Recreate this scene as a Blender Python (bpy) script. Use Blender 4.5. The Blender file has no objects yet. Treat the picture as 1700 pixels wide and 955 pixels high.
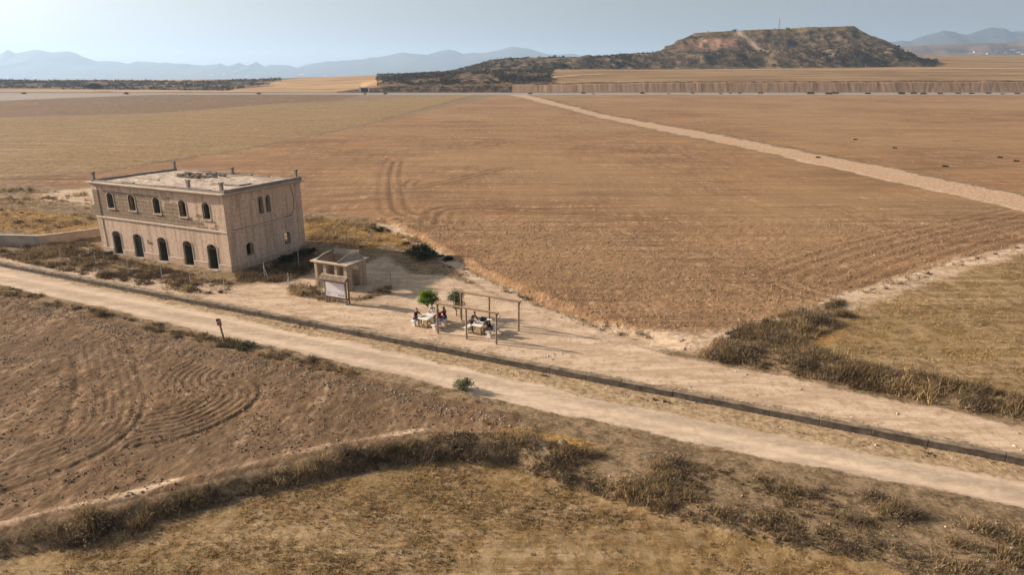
import bpy, bmesh, math, random
import numpy as np
from mathutils import Vector
R = math.radians
rng = np.random.default_rng(7)
random.seed(7)
SC = bpy.context.scene
COL = SC.collection

# ------------------------------------------------------------------ camera, sky, sun
F_, CX, CY, CAMH, HOR = 1100.0, 850.0, 477.5, 17.5, 131.0
PITCH = math.atan((CY - HOR) / F_)
cP, sP = math.cos(PITCH), math.sin(PITCH)
cam = bpy.data.cameras.new('camera'); cam_o = bpy.data.objects.new('camera', cam); COL.objects.link(cam_o)
cam.lens = 36 * F_ / 1700; cam.sensor_width = 36; cam.clip_start = 0.5; cam.clip_end = 60000
cam_o.location = (0, 0, CAMH); cam_o.rotation_euler = (R(90) - PITCH, 0, 0)
SC.camera = cam_o

SUN_AZ, SUN_EL = 15.5, 22.0          # degrees forward of -X, elevation
sd = Vector((-math.cos(R(SUN_AZ)) * math.cos(R(SUN_EL)), math.sin(R(SUN_AZ)) * math.cos(R(SUN_EL)), math.sin(R(SUN_EL))))
W = bpy.data.worlds.new('World'); SC.world = W; W.use_nodes = True
nt = W.node_tree; nt.nodes.clear()
sky = nt.nodes.new('ShaderNodeTexSky'); sky.sky_type = 'NISHITA'; sky.sun_disc = False
sky.sun_elevation = R(SUN_EL); sky.sun_rotation = math.atan2(sd.x, sd.y)
sky.altitude = 100; sky.air_density = 1.0; sky.dust_density = 4.0; sky.ozone_density = 1.0
bg = nt.nodes.new('ShaderNodeBackground'); bg.inputs['Strength'].default_value = 0.064
wo = nt.nodes.new('ShaderNodeOutputWorld')
hs = nt.nodes.new('ShaderNodeHueSaturation'); hs.inputs['Saturation'].default_value = .34; hs.inputs['Hue'].default_value = .505
nt.links.new(sky.outputs[0], hs.inputs['Color']); nt.links.new(hs.outputs[0], bg.inputs[0]); nt.links.new(bg.outputs[0], wo.inputs[0])
sun = bpy.data.lights.new('sun', 'SUN'); sun_o = bpy.data.objects.new('sun', sun); COL.objects.link(sun_o)
sun.energy = 5.0; sun.angle = R(1.2); sun.color = (1.0, 0.86, 0.70)
sun_o.rotation_euler = sd.to_track_quat('Z', 'Y').to_euler()
SC.view_settings.view_transform = 'Standard'; SC.view_settings.look = 'None'
SC.view_settings.exposure = 0.95; SC.view_settings.gamma = 1.0
SC.cycles.volume_bounces = 1
SC.cycles.max_bounces = 5

# ------------------------------------------------------------------ helpers
def tag(o, label=None, cat=None, group=None, kind=None):
    if label: o['label'] = label
    if cat: o['category'] = cat
    if group: o['group'] = group
    if kind: o['kind'] = kind
    return o
def empty(name, loc=(0, 0, 0), rz=0.0):
    o = bpy.data.objects.new(name, None); COL.objects.link(o); o.location = loc; o.rotation_euler = (0, 0, rz)
    o.empty_display_size = 0.3
    return o
def link_mesh(name, me, mat=None, parent=None):
    o = bpy.data.objects.new(name, me); COL.objects.link(o)
    if mat is not None:
        for m in (mat if isinstance(mat, (list, tuple)) else [mat]): me.materials.append(m)
    if parent is not None: o.parent = parent
    return o
def copy_tree(o, parent=None):
    c = o.copy(); COL.objects.link(c); c.parent = parent
    for ch in list(o.children): copy_tree(ch, c)
    return c
class MB:
    def __init__(s): s.v = []; s.f = []; s.m = []
    def add(s, vs, fs, mi=0):
        b = len(s.v); s.v += [tuple(v) for v in vs]; s.f += [tuple(i + b for i in f) for f in fs]; s.m += [mi] * len(fs)
    def quad(s, a, b, c, d, mi=0): s.add([a, b, c, d], [(0, 1, 2, 3)], mi)
    def box(s, x0, x1, y0, y1, z0, z1, mi=0, f=None):
        vs = [(x, y, z) for z in (z0, z1) for y in (y0, y1) for x in (x0, x1)]
        if f: vs = [f(*v) for v in vs]
        s.add(vs, [(0, 2, 3, 1), (4, 5, 7, 6), (0, 1, 5, 4), (2, 6, 7, 3), (0, 4, 6, 2), (1, 3, 7, 5)], mi)
    def tube(s, pts, r, n=8, mi=0, cap=True):
        pts = [Vector(p) for p in pts]; rs = r if isinstance(r, (list, tuple)) else [r] * len(pts)
        rings = []
        for i, p in enumerate(pts):
            d = (pts[min(i + 1, len(pts) - 1)] - pts[max(i - 1, 0)]).normalized()
            a = Vector((0, 0, 1)) if abs(d.z) < .9 else Vector((1, 0, 0))
            u = d.cross(a).normalized(); w = d.cross(u)
            rings.append([p + (u * math.cos(2 * math.pi * k / n) + w * math.sin(2 * math.pi * k / n)) * rs[i] for k in range(n)])
        vs = [v for r_ in rings for v in r_]; fs = []
        for i in range(len(pts) - 1):
            for k in range(n): fs.append((i * n + k, i * n + (k + 1) % n, (i + 1) * n + (k + 1) % n, (i + 1) * n + k))
        if cap: fs.append(tuple(range(n))[::-1]); fs.append(tuple((len(pts) - 1) * n + k for k in range(n)))
        s.add(vs, fs, mi)
    def build(s, name, mat, parent=None, smooth=False, bevel=0):
        me = bpy.data.meshes.new(name); me.from_pydata(s.v, [], s.f); me.update()
        for p, m in zip(me.polygons, s.m): p.material_index = m; p.use_smooth = smooth
        o = link_mesh(name, me, mat, parent)
        if bevel:
            b = o.modifiers.new('bevel', 'BEVEL'); b.width = bevel; b.segments = 2; b.limit_method = 'ANGLE'
        return o
def tri_mesh(name, V, FN, nper, mat, rnd=None, parent=None):
    """V: (n*nper,3) array of vertices, each consecutive nper vertices are one face."""
    me = bpy.data.meshes.new(name); nv = len(V); nf = nv // nper
    me.vertices.add(nv); me.vertices.foreach_set('co', V.astype(np.float32).ravel())
    me.loops.add(nv); me.loops.foreach_set('vertex_index', np.arange(nv, dtype=np.int32))
    me.polygons.add(nf); me.polygons.foreach_set('loop_start', np.arange(0, nv, nper, dtype=np.int32))
    me.update(calc_edges=True)
    if rnd is not None:
        a = me.attributes.new('rnd', 'FLOAT', 'POINT'); a.data.foreach_set('value', rnd.astype(np.float32))
    me.validate()
    return link_mesh(name, me, mat, parent)

# ---- procedural materials
class NT:
    def __init__(s, name):
        s.m = bpy.data.materials.new(name); s.m.use_nodes = True; s.t = s.m.node_tree
        s.b = s.t.nodes['Principled BSDF']; s.b.inputs['Roughness'].default_value = 0.9
        s.b.inputs['Specular IOR Level'].default_value = 0.15
    def n(s, ty, **k):
        x = s.t.nodes.new(ty)
        for a, v in k.items():
            if a.startswith('i_'): x.inputs[a[2:].replace('_', ' ')].default_value = v
            else: setattr(x, a, v)
        return x
    def l(s, a, b): s.t.links.new(a, b); return b
    def coords(s, kind='Object', scale=(1, 1, 1), loc=(0, 0, 0), rot=(0, 0, 0)):
        c = s.n('ShaderNodeTexCoord'); m = s.n('ShaderNodeMapping')
        m.inputs['Scale'].default_value = scale; m.inputs['Location'].default_value = loc; m.inputs['Rotation'].default_value = rot
        s.l(c.outputs[kind], m.inputs[0]); return m.outputs[0]
    def noise(s, vec, scale, detail=5, rough=.6, dist=0):
        x = s.n('ShaderNodeTexNoise'); x.inputs['Scale'].default_value = scale; x.inputs['Detail'].default_value = detail
        x.inputs['Roughness'].default_value = rough; x.inputs['Distortion'].default_value = dist
        s.l(vec, x.inputs['Vector']); return x.outputs['Fac']
    def ramp(s, fac, stops):
        r = s.n('ShaderNodeValToRGB'); e = r.color_ramp.elements
        while len(e) < len(stops): e.new(.5)
        for k, (p, c) in enumerate(stops): e[k].position = p; e[k].color = (c if len(c) == 4 else (*c, 1))
        s.l(fac, r.inputs[0]); return r.outputs[0]
    def mix(s, fac, a, b, mode='MIX'):
        m = s.n('ShaderNodeMix', data_type='RGBA', blend_type=mode)
        for inp, v in ((0, fac), (6, a), (7, b)):
            if isinstance(v, (int, float)): m.inputs[inp].default_value = v
            elif isinstance(v, tuple): m.inputs[inp].default_value = v if len(v) == 4 else (*v, 1)
            else: s.l(v, m.inputs[inp])
        return m.outputs[2]
    def math(s, op, a, b=0.0, c=0.0):
        m = s.n('ShaderNodeMath', operation=op)
        for i, v in enumerate((a, b, c)):
            if isinstance(v, (int, float)): m.inputs[i].default_value = v
            else: s.l(v, m.inputs[i])
        return m.outputs[0]
    def attr(s, name): a = s.n('ShaderNodeAttribute', attribute_name=name); return a.outputs['Fac']
    def bump(s, h, strength=.5, dist=.05):
        b = s.n('ShaderNodeBump'); b.inputs['Strength'].default_value = strength; b.inputs['Distance'].default_value = dist
        s.l(h, b.inputs['Height']); s.l(b.outputs[0], s.b.inputs['Normal'])
    def color(s, c):
        if isinstance(c, tuple): s.b.inputs['Base Color'].default_value = (*c, 1)
        else: s.l(c, s.b.inputs['Base Color'])
        return s.m
def simple(name, ca, cb, scale=4, rough=.9, bump=0.0, stretch=(1, 1, 1), spec=.15, detail=5):
    t = NT(name); v = t.coords('Object', stretch); n = t.noise(v, scale, detail)
    t.b.inputs['Roughness'].default_value = rough; t.b.inputs['Specular IOR Level'].default_value = spec
    if bump: t.bump(n, bump, .03)
    return t.color(t.ramp(n, [(.32, ca), (.68, cb)]))
def veg_mat(name, stops, transl=.25):
    t = NT(name); a = t.attr('rnd'); c = t.ramp(a, stops); t.color(c)
    t.b.inputs['Roughness'].default_value = .8; t.b.inputs['Specular IOR Level'].default_value = .1
    tr = t.n('ShaderNodeBsdfTranslucent'); t.l(c, tr.inputs[0])
    mx = t.n('ShaderNodeMixShader'); mx.inputs[0].default_value = transl
    t.l(t.b.outputs[0], mx.inputs[1]); t.l(tr.outputs[0], mx.inputs[2])
    t.l(mx.outputs[0], t.t.nodes['Material Output'].inputs['Surface'])
    return t.m

# ---- numpy value noise
def _hash(ix, iy, seed):
    h = (ix.astype(np.int64) * 374761393 + iy.astype(np.int64) * 668265263 + seed * 1442695041) & 0x7fffffff
    h = ((h ^ (h >> 13)) * 1274126177) & 0x7fffffff
    h = ((h ^ (h >> 15)) * 224682251) & 0x7fffffff
    return ((h ^ (h >> 16)) & 0xffffff) / float(0xffffff)
def vnoise(x, y, seed=0):
    ix = np.floor(x); iy = np.floor(y); fx = x - ix; fy = y - iy
    fx = fx * fx * (3 - 2 * fx); fy = fy * fy * (3 - 2 * fy)
    a = _hash(ix, iy, seed); b = _hash(ix + 1, iy, seed); c = _hash(ix, iy + 1, seed); d = _hash(ix + 1, iy + 1, seed)
    return (a * (1 - fx) + b * fx) * (1 - fy) + (c * (1 - fx) + d * fx) * fy
def fbm(x, y, scale, octs=4, seed=0, gain=.5):
    """result about -1..1; scale = size in metres of the largest feature"""
    t = 0; amp = 1; tot = 0; f = 1.0 / scale
    for k in range(octs):
        t = t + amp * (vnoise(x * f + 17.3 * k, y * f - 9.1 * k, seed + k) * 2 - 1); tot += amp; amp *= gain; f *= 2.03
    return t / tot
def sstep(a, b, x): t = np.clip((x - a) / (b - a), 0, 1); return t * t * (3 - 2 * t)

# ------------------------------------------------------------------ terrain
WA = R(25.2); E1 = np.array([math.cos(WA), -math.sin(WA)]); E2 = np.array([math.sin(WA), math.cos(WA)])
W0 = np.array([0.0, 40.19])                      # a point of the platform's edge line
def ray(x, y, z=0.0):
    dx = (x - CX) / F_; dy = (CY - y) / F_; t = (z - CAMH) / (-sP + dy * cP)
    return dx * t, (cP + dy * sP) * t
def z_of(yimg, Y):                               # height that is seen under a given elevation angle at distance Y
    k = (CY - yimg) / F_; return CAMH + Y * (k * cP - sP) / (cP + k * sP)
def bearing(X, Y): return CX + F_ * X / (Y * cP + 17.0 * sP)
bankP = np.array([ray(x, y, -.6) for x, y in [(-900, 1150), (0, 895), (200, 848), (400, 797), (560, 760), (700, 738), (860, 745), (1000, 800), (1200, 862), (1400, 915), (1700, 985), (2300, 1130)]])
edgeP = np.array([ray(x, y, 0) for x, y in [(640, 372), (700, 402), (760, 438), (840, 480), (960, 532), (1060, 566), (1160, 592), (1300, 622), (1500, 662), (1700, 702), (2200, 810)]])
RINGS = [(590, None),
 (606, [(0, 154.3), (1700, 154.3)]),
 (622, [(0, 153.8), (600, 153.8), (1000, 153.5), (1700, 152.8)]),
 (629, [(0, 153.5), (560, 152.2), (640, 144), (860, 141.5), (1060, 138), (1300, 137), (1700, 136)]),
 (637, [(0, 153.3), (560, 151.8), (640, 143), (860, 139.5), (1060, 135.5), (1300, 134.5), (1700, 133.5)]),
 (662, [(0, 151.5), (560, 151), (625, 141), (660, 132), (900, 127), (960, 131.5), (1100, 131), (1700, 129.5)]),
 (700, [(0, 147), (380, 150), (600, 146), (640, 130), (700, 123), (860, 120), (925, 124), (1100, 125), (1700, 124)]),
 (780, [(0, 141), (300, 146), (600, 139), (650, 127), (720, 121), (860, 118), (950, 119), (1100, 118.5), (1300, 115), (1700, 113)]),
 (860, [(0, 137.5), (250, 139), (420, 141), (620, 132), (800, 121), (830, 111), (1100, 113), (1400, 111), (1700, 108.5)]),
 (940, [(0, 134), (250, 135), (330, 137), (620, 126), (760, 120), (820, 103), (900, 100), (1100, 106), (1400, 105), (1540, 103), (1700, 105)]),
 (1010, [(0, 133.5), (330, 136), (480, 129.5), (620, 124.7), (740, 122), (820, 99.5), (960, 96), (1100, 98), (1700, 99)]),
 (1150, [(0, 136), (330, 137), (620, 128), (740, 123), (860, 104), (1100, 98), (1700, 95)]),
 (1500, [(0, 134.5), (850, 127), (1100, 110), (1500, 93.5), (1700, 91.5)]),
 (2200, [(0, 133), (850, 132), (1300, 100), (1500, 93), (1700, 91)]),
 (2700, [(0, 132.5), (850, 132), (1300, 118), (1500, 110), (1700, 108)]),
 (4000, [(0, 132), (850, 131.5), (1700, 116)]),
 (9000, [(0, 131.3), (1700, 125)]),
 (16000, [(0, 131.2), (1700, 129)])]
def h_near(X, Y):
    s = (X - W0[0]) * E2[0] + (Y - W0[1]) * E2[1]
    z = -0.44 * (1 - sstep(-.42, -.08, s))
    Yb = np.interp(X, bankP[:, 0], bankP[:, 1]); d = Y - Yb
    z = z - 0.50 * (1 - sstep(-1.3, .1, d)) + 0.14 * np.exp(-((d - .7) / .6) ** 2) * (s < -2)
    z = z + 0.12 * np.exp(-((s + 7.6) / .9) ** 2)
    Ye = np.interp(X, edgeP[:, 0], edgeP[:, 1]); de = Y - Ye
    z = z + 0.5 * sstep(-.2, 2.0, de) * sstep(-34, -14, X) * (1 - sstep(70, 170, Y))
    z = z + 0.0092 * (np.logaddexp(0, (Y - 72) / 8) * 8)
    away = sstep(1, 8, np.abs(s)) * .6 + .1
    z = z + fbm(X, Y, 18, 3, 3) * .16 * away + fbm(X, Y, 120, 2, 5) * .5 * sstep(90, 200, Y)
    # rubble, holes and low mounds about the station and left of it
    z = z + .5 * np.exp(-(((X + 66) / 7) ** 2 + ((Y - 88) / 9) ** 2)) * (1 + fbm(X, Y, 3, 3, 8))
    return z
def h_all(X, Y):
    X = np.asarray(X, float); Y = np.asarray(Y, float)
    zn = h_near(X, np.minimum(Y, 590))
    b = bearing(X, Y); out = zn.copy()
    far = Y > 590
    if far.any():
        Yf = Y[far]; bf = b[far]; zf = np.zeros(Yf.shape)
        zs = []
        for Yr, prof in RINGS:
            if prof is None: zs.append(zn[far] * 0 + h_near(X[far] * 590 / Yf, Yf * 0 + 590))
            else:
                p = np.array(prof); zs.append(z_of(np.interp(bf, p[:, 0], p[:, 1]), Yr))
        ys = np.array([r[0] for r in RINGS]); zs = np.array(zs)
        k = np.clip(np.searchsorted(ys, Yf) - 1, 0, len(ys) - 2); t = np.clip((Yf - ys[k]) / (ys[k + 1] - ys[k]), 0, 1)
        ii = np.arange(len(Yf)); zf = zs[k, ii] * (1 - t) + zs[k + 1, ii] * t
        rough = sstep(632, 660, Yf) * (1 - sstep(1050, 1400, Yf)) * ((bf > 630) & (bf < 920))
        zf = zf + fbm(X[far], Yf, 14, 4, 11) * 1.6 * rough
        cut = sstep(621, 624, Yf) * (1 - sstep(628, 631, Yf)) * (bf > 640)
        zf = zf + cut * (np.abs(fbm(bf, Yf * .0, 9, 3, 12)) * .45 - .1)
        zf = zf + fbm(bf, Yf * .05, 40, 4, 13) * .7 * sstep(623, 629, Yf) * (1 - sstep(640, 660, Yf)) * (bf > 640)
        out[far] = zf
    return out
def G(x, y):                                       # point of the ground seen at a place of the picture
    z = 0.0
    for _ in range(12):
        X, Y = ray(x, y, z); z = float(h_all(np.array([X]), np.array([Y]))[0])
        if Y > 590: break
    return X, Y, z
def gz(X, Y): return float(h_all(np.array([X]), np.array([Y]))[0])

def poly_px(pts): return np.array([G(x, y)[:2] for x, y in pts])
def sdist(X, Y, poly):                             # signed distance, positive inside
    d = np.full(X.shape, 1e18); ins = np.zeros(X.shape, bool); n = len(poly)
    for i in range(n):
        ax, ay = poly[i]; bx, by = poly[(i + 1) % n]; ex, ey = bx - ax, by - ay
        t = np.clip(((X - ax) * ex + (Y - ay) * ey) / (ex * ex + ey * ey + 1e-9), 0, 1)
        d = np.minimum(d, (X - ax - ex * t) ** 2 + (Y - ay - ey * t) ** 2)
        c = ((ay > Y) != (by > Y)); xi = ex * (Y - ay) / (ey if abs(ey) > 1e-9 else 1e-9) + ax
        ins ^= c & (X < xi)
    d = np.sqrt(d); return np.where(ins, d, -d)
def pdist(X, Y, line):                             # signed distance to open polyline (positive on its left)
    d = np.full(X.shape, 1e18); sg = np.ones(X.shape); al = np.zeros(X.shape); L = 0
    for i in range(len(line) - 1):
        ax, ay = line[i]; bx, by = line[i + 1]; ex, ey = bx - ax, by - ay; l = math.hypot(ex, ey)
        t = np.clip(((X - ax) * ex + (Y - ay) * ey) / (l * l + 1e-9), 0, 1)
        q = (X - ax - ex * t) ** 2 + (Y - ay - ey * t) ** 2; m = q < d
        d = np.where(m, q, d); sg = np.where(m, np.sign(ex * (Y - ay) - ey * (X - ax)), sg); al = np.where(m, L + t * l, al); L += l
    return np.sqrt(d) * sg, al
def spline(pts, n=10):
    P = [pts[0]] + list(pts) + [pts[-1]]; out = []
    for i in range(1, len(P) - 2):
        p0, p1, p2, p3 = [np.array(q, float) for q in P[i - 1:i + 3]]
        for k in range(n):
            t = k / n; out.append(.5 * ((2 * p1) + (p2 - p0) * t + (2 * p0 - 5 * p1 + 4 * p2 - p3) * t * t + (3 * p1 - p0 - 3 * p2 + p3) * t ** 3))
    out.append(np.array(pts[-1], float)); return np.array(out)

POLY = {
 'main': poly_px([(833, 164), (1000, 199), (1200, 240), (1400, 283), (1700, 349), (2300, 480), (1900, 385), (1700, 405), (1560, 440), (1400, 492), (1280, 528), (1160, 556), (1060, 550), (960, 522), (880, 490), (800, 455), (735, 418), (680, 380), (640, 368), (510, 352), (150, 312), (0, 306), (-500, 312), (-500, 303), (0, 296), (150, 287), (400, 250), (600, 209), (790, 167)]),
 'right': poly_px([(862, 163), (1000, 161), (1700, 159), (2300, 159), (2300, 440), (1700, 322), (1450, 272), (1200, 222), (1000, 188)]),
 'khaki': poly_px([(-600, 203), (0, 196), (250, 189), (430, 175), (600, 167), (790, 165), (600, 206), (400, 247), (150, 285), (0, 294), (-600, 312)]),
 'dark_far': poly_px([(-600, 168), (0, 167), (300, 166), (620, 162), (560, 167), (430, 173), (250, 187), (0, 194), (-600, 201)]),
 'path': poly_px([(815, 162), (862, 163), (1000, 189), (1200, 224), (1450, 274), (1700, 324), (2300, 452), (2300, 478), (1700, 348), (1400, 281), (1200, 238), (1000, 197), (835, 164)]),
 'nearf': poly_px([(-900, 420), (-300, 450), (0, 484), (100, 506), (260, 548), (400, 584), (560, 616), (700, 652), (800, 674), (880, 694), (850, 712), (700, 722), (560, 748), (400, 786), (200, 836), (0, 884), (-900, 1100)]),
 'stub': poly_px([(-900, 1250), (-200, 985), (0, 930), (300, 858), (560, 800), (700, 768), (850, 774), (980, 820), (1200, 880), (1400, 925), (1560, 965), (1700, 1010), (2200, 1400), (800, 2600)]),
 'lane': poly_px([(-500, 340), (0, 442), (300, 508), (500, 552), (700, 597), (1000, 662), (1300, 722), (1700, 802), (2300, 920), (2300, 970), (1700, 842), (1300, 766), (1000, 702), (700, 634), (500, 588), (250, 530), (0, 471), (-500, 372)]),
 'plat': poly_px([(-200, 408), (0, 428), (200, 455), (380, 475), (470, 468), (600, 440), (640, 425), (680, 455), (740, 460), (800, 478), (900, 520), (1000, 560), (1160, 598), (1300, 628), (1500, 668), (1700, 708), (2300, 830), (2300, 870), (1700, 752), (1160, 650), (740, 573), (420, 513), (200, 473), (0, 434)]),
 'road': poly_px([(-600, 160), (0, 158.5), (300, 157.5), (600, 156.5), (850, 155.6), (1700, 155.4), (2300, 155.4), (2300, 159.5), (1700, 159), (1000, 159), (850, 160), (600, 160.5), (300, 164), (0, 167), (-600, 170)]),
 'rstub': poly_px([(2300, 330), (1900, 360), (1700, 400), (1580, 440), (1400, 500), (1270, 545), (1330, 570), (1420, 598), (1560, 630), (1700, 660), (2300, 790)]),
 'ochre1': poly_px([(508, 362), (600, 370), (690, 395), (700, 408), (655, 405), (610, 415), (530, 400), (508, 395)]),
 'ochre2': poly_px([(-200, 330), (0, 345), (130, 360), (168, 372), (172, 402), (130, 384), (60, 388), (0, 380), (-200, 380)]),
 'ochre3': poly_px([(1270, 548), (1400, 536), (1410, 560), (1350, 580), (1280, 575)]),
 'ochre4': poly_px([(820, 712), (900, 716), (1000, 740), (960, 750), (880, 740)]),
}
# tillage curves of the near field and ruts of the main field
arc1 = spline([G(*q)[:2] for q in [(-60, 845), (40, 808), (120, 778), (190, 742), (236, 700), (246, 660), (232, 610), (212, 565)]])
arc2 = spline([G(*q)[:2] for q in [(235, 742), (310, 728), (380, 700), (428, 668), (438, 645), (425, 630), (395, 622)]])
rut1 = spline([G(*q)[:2] for q in [(122, 590), (130, 630), (118, 680), (108, 720)]])
rut2 = spline([G(*q)[:2] for q in [(655, 268), (648, 290), (650, 330), (660, 352), (690, 362)]])
rut3 = spline([G(*q)[:2] for q in [(680, 300), (672, 308), (690, 312), (760, 300), (840, 280)]])
rut4 = spline([G(*q)[:2] for q in [(725, 372), (728, 358), (745, 348), (800, 345), (900, 352), (1100, 362)]])
headland = spline([G(*q)[:2] for q in [(1400, 470), (1500, 432), (1600, 402), (1700, 378), (2000, 310)]])

# rows and columns of the one ground sheet (finer where it is near, wide enough to pass far outside the frame)
rows = [11.0]
while rows[-1] < 590: rows.append(rows[-1] + max(.055, rows[-1] * .0036))
rows[-1] = 590.0
while rows[-1] < 700: rows.append(rows[-1] + (.6 if 618 < rows[-1] < 632 else 1.6))
while rows[-1] < 1500: rows.append(rows[-1] * 1.006)
while rows[-1] < 16000: rows.append(rows[-1] * 1.03)
rows = np.array(rows)
cols = np.concatenate([np.linspace(-1.9, -.92, 60, endpoint=False), np.linspace(-.92, .92, 540), np.linspace(.92, 1.9, 61)[1:]])
NR, NC = len(rows), len(cols)
Yg = np.repeat(rows[:, None], NC, 1); Xg = cols[None, :] * (Yg + 3.0)
X = Xg.ravel(); Y = Yg.ravel()
Z = h_all(X, Y)
S = (X - W0[0]) * E2[0] + (Y - W0[1]) * E2[1]
BE = bearing(X, Y)
wamp = np.clip(Y * .010, .25, 2.0)
WX = X + fbm(X, Y, 2.2, 3, 21) * wamp + fbm(X, Y, 9, 2, 31) * wamp * .7; WY = Y + fbm(X, Y, 2.2, 3, 22) * wamp + fbm(X, Y, 9, 2, 32) * wamp * .7
sd_ = {k: sdist(WX, WY, p) for k, p in POLY.items()}
soft = np.clip(Y * .008, .25, 2.0)
def w(k, m=1.0): return sstep(-soft * m, soft * m, sd_[k])
near = Y < 600
wt = {}
red = np.maximum(w('main'), w('right')) * near
brown = np.maximum(w('nearf'), w('dark_far') * near)
stub = np.maximum.reduce([w('stub'), w('rstub'), w('khaki') * near])
lane = w('lane', 1.5); plat = w('plat', 2.5) * (S > -.3)
path = sstep(-soft * 1.2, soft * 1.2, sd_['path'] - soft * .5 + fbm(X, Y, 5, 3, 59) * soft) * near
ochre = np.maximum.reduce([w('ochre1', 2), w('ochre2', 2), w('ochre3', 2), w('ochre4', 3)])
strip = (S > S[sd_['lane'] > 0].mean()) * sstep(-.2, 0, -S) * sstep(-.6, .2, sd_['lane'] + 2.2)
grey = np.zeros_like(X); face = np.zeros_like(X); scrub = np.zeros_like(X); tan = np.zeros_like(X)
fy = Y > 590
# far bands, by distance and bearing
yw = Y + fbm(X, Y, 40, 3, 41) * 3
road = fy & (Y < 619)
grey = np.maximum(w('road', .8) * near, road * (1 - sstep(614, 619, Y)))
face = np.where(fy, sstep(621, 622.5, Y) * (1 - sstep(629, 632, Y)) * sstep(815, 870, BE + fbm(X, Y, 30, 2, 45) * 12), face)
scrub = np.where(fy, np.maximum(np.maximum(sstep(636, 642, yw) * (1 - sstep(1100, 1200, yw)) * sstep(620, 650, BE + fbm(X, Y, 30, 2, 42) * 12) * (1 - sstep(900, 940, BE + fbm(X, Y, 30, 2, 43) * 15 - (yw > 820) * 400)),
        sstep(690, 720, yw) * (1 - sstep(1000, 1100, yw)) * (1 - sstep(330, 430, BE - (yw - 700) * .5 + fbm(X, Y, 60, 3, 44) * 60))), np.maximum(sstep(629.5, 632, Y) * (1 - sstep(638, 644, yw)), sstep(620, 622, Y) * (BE < 850) * (Y < 640)) * (BE > 560)), scrub)
tan = np.where(fy, 1.0, 0)
far_light = np.where(fy & (BE > 920), np.exp(-((Y - 800 - fbm(X, Y * 0, 200, 2, 47) * 25) / 9.0) ** 2), 0) + np.where(fy & (BE > 820) & (BE < 1000), np.exp(-((Y - 662 - (BE - 900) * .7) / 7.0) ** 2), 0)
path = np.maximum(path, np.clip(far_light, 0, 1) * .9)
edge_light = np.exp(-((sd_['main'] + 1.0) / (.9 + .9 * sstep(2, 10, X))) ** 2) * near * (Y < 150) * sstep(35, 45, Y) * (X > -18)
plat = np.maximum(plat, edge_light * .85)
plat = np.maximum(plat, (1 - sstep(1.0, 1.9, np.hypot((X + 57) / 12, (Y - 104) / 7) + fbm(X, Y, 5, 3, 55) * .5)) * .8)
bk = Y - np.interp(X, bankP[:, 0], bankP[:, 1])
plat = np.maximum(plat, np.exp(-((bk - .9 - fbm(X, Y, 6, 2, 56) * .4) / .55) ** 2) * (X < 3) * (.45 + .5 * fbm(X, Y, 1.8, 3, 57)))
# relief
d1, _ = pdist(X, Y, arc1); d2, _ = pdist(X, Y, arc2); dr1, _ = pdist(X, Y, rut1)
inn = sd_['nearf'] > .3
wa1 = sstep(-.4, 0, d1) * (1 - sstep(2.6, 4.2, d1)); g1 = np.cos(2 * np.pi * d1 / .47) * wa1 * (.6 + .6 * fbm(X, Y, 3, 2, 63))
g2 = np.cos(2 * np.pi * d2 / .47) * (1 - wa1) * sstep(-.4, 0, d2) * (1 - sstep(4.2, 5.2, d2))
g0 = np.cos(2 * np.pi * (Y * 1.0 - .25 * X + fbm(X, Y, 14, 2, 61) * 1.2) / .7) * .35
fur = np.where(inn & (Y < 62), g1 * .85 + g2 * .9 + g0 * .35, 0)
Z = Z + fur * .040 * (.6 + .4 * fbm(X, Y, 2.5, 2, 62))
Z = Z - inn * .055 * np.exp(-((d1 - 0.1) / .22) ** 2) * (Y < 62) - inn * .06 * np.exp(-((d2 - .1) / .2) ** 2) - inn * .1 * np.exp(-(dr1 / .25) ** 2)
clod = fbm(X, Y, .55, 3, 71, .7) * (.045 * brown + .07 * red) * (1 - sstep(70, 110, Y))
Z = Z + clod * near
rut = np.zeros_like(X)
for rr, wd in ((rut2, .5), (rut3, .5), (rut4, .5)):
    dr, _ = pdist(X, Y, rr); rut = np.maximum(rut, np.exp(-(dr / wd) ** 2) + .8 * np.exp(-((dr - 1.8) / wd) ** 2) + .5 * np.exp(-((dr + 1.7) / wd) ** 2))
rut = np.clip(rut, 0, 1) * red
dh, _ = pdist(X, Y, headland)
rut = np.maximum(rut, (np.cos(2 * np.pi * dh / 1.6) * .5 + .5) * (1 - sstep(6, 9, np.abs(dh))) * .6 * red)
Z = Z - rut * .10
grass_r = np.clip(1 - brown - red - path - lane - plat, 0, 1) * near
Z = Z + grass_r * fbm(X, Y, .9, 3, 75) * .05
# wheel tracks of the lane and the path
sl = S - S[sd_['lane'] > 0].mean() + fbm(X, Y, 25, 2, 78) * .3
Z = Z - lane * .10 * (np.exp(-((sl - .9) / .3) ** 2) + np.exp(-((sl + .9) / .3) ** 2)) + lane * fbm(X, Y, .4, 2, 79) * .012
bl = np.zeros_like(X)
for ln_ in ([(795, 166), (600, 208.5), (400, 249), (150, 288), (0, 297), (-500, 315)], [(600, 166), (430, 173), (250, 188), (0, 194.5), (-600, 202)], [(868, 163), (1000, 187.5), (1200, 222), (1450, 271.5), (1700, 321)]):
    dd_, _ = pdist(WX, WY, poly_px(ln_)); bl = np.maximum(bl, (1 - sstep(.25, .9, np.abs(dd_) / np.clip(Y * .006, .5, 3))) * (.62 + .3 * fbm(X, Y, 8, 3, 58)))
wt['wheel'] = lane * (np.exp(-((sl - .95) / .4) ** 2) + np.exp(-((sl + .95) / .4) ** 2)); wt['middle'] = lane * np.exp(-(sl / .45) ** 2) * .6
wt['farbrown'] = fy * (BE > 915) * sstep(640, 650, Y)
wt['weedline'] = bl * near * (Y > 60)
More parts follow.
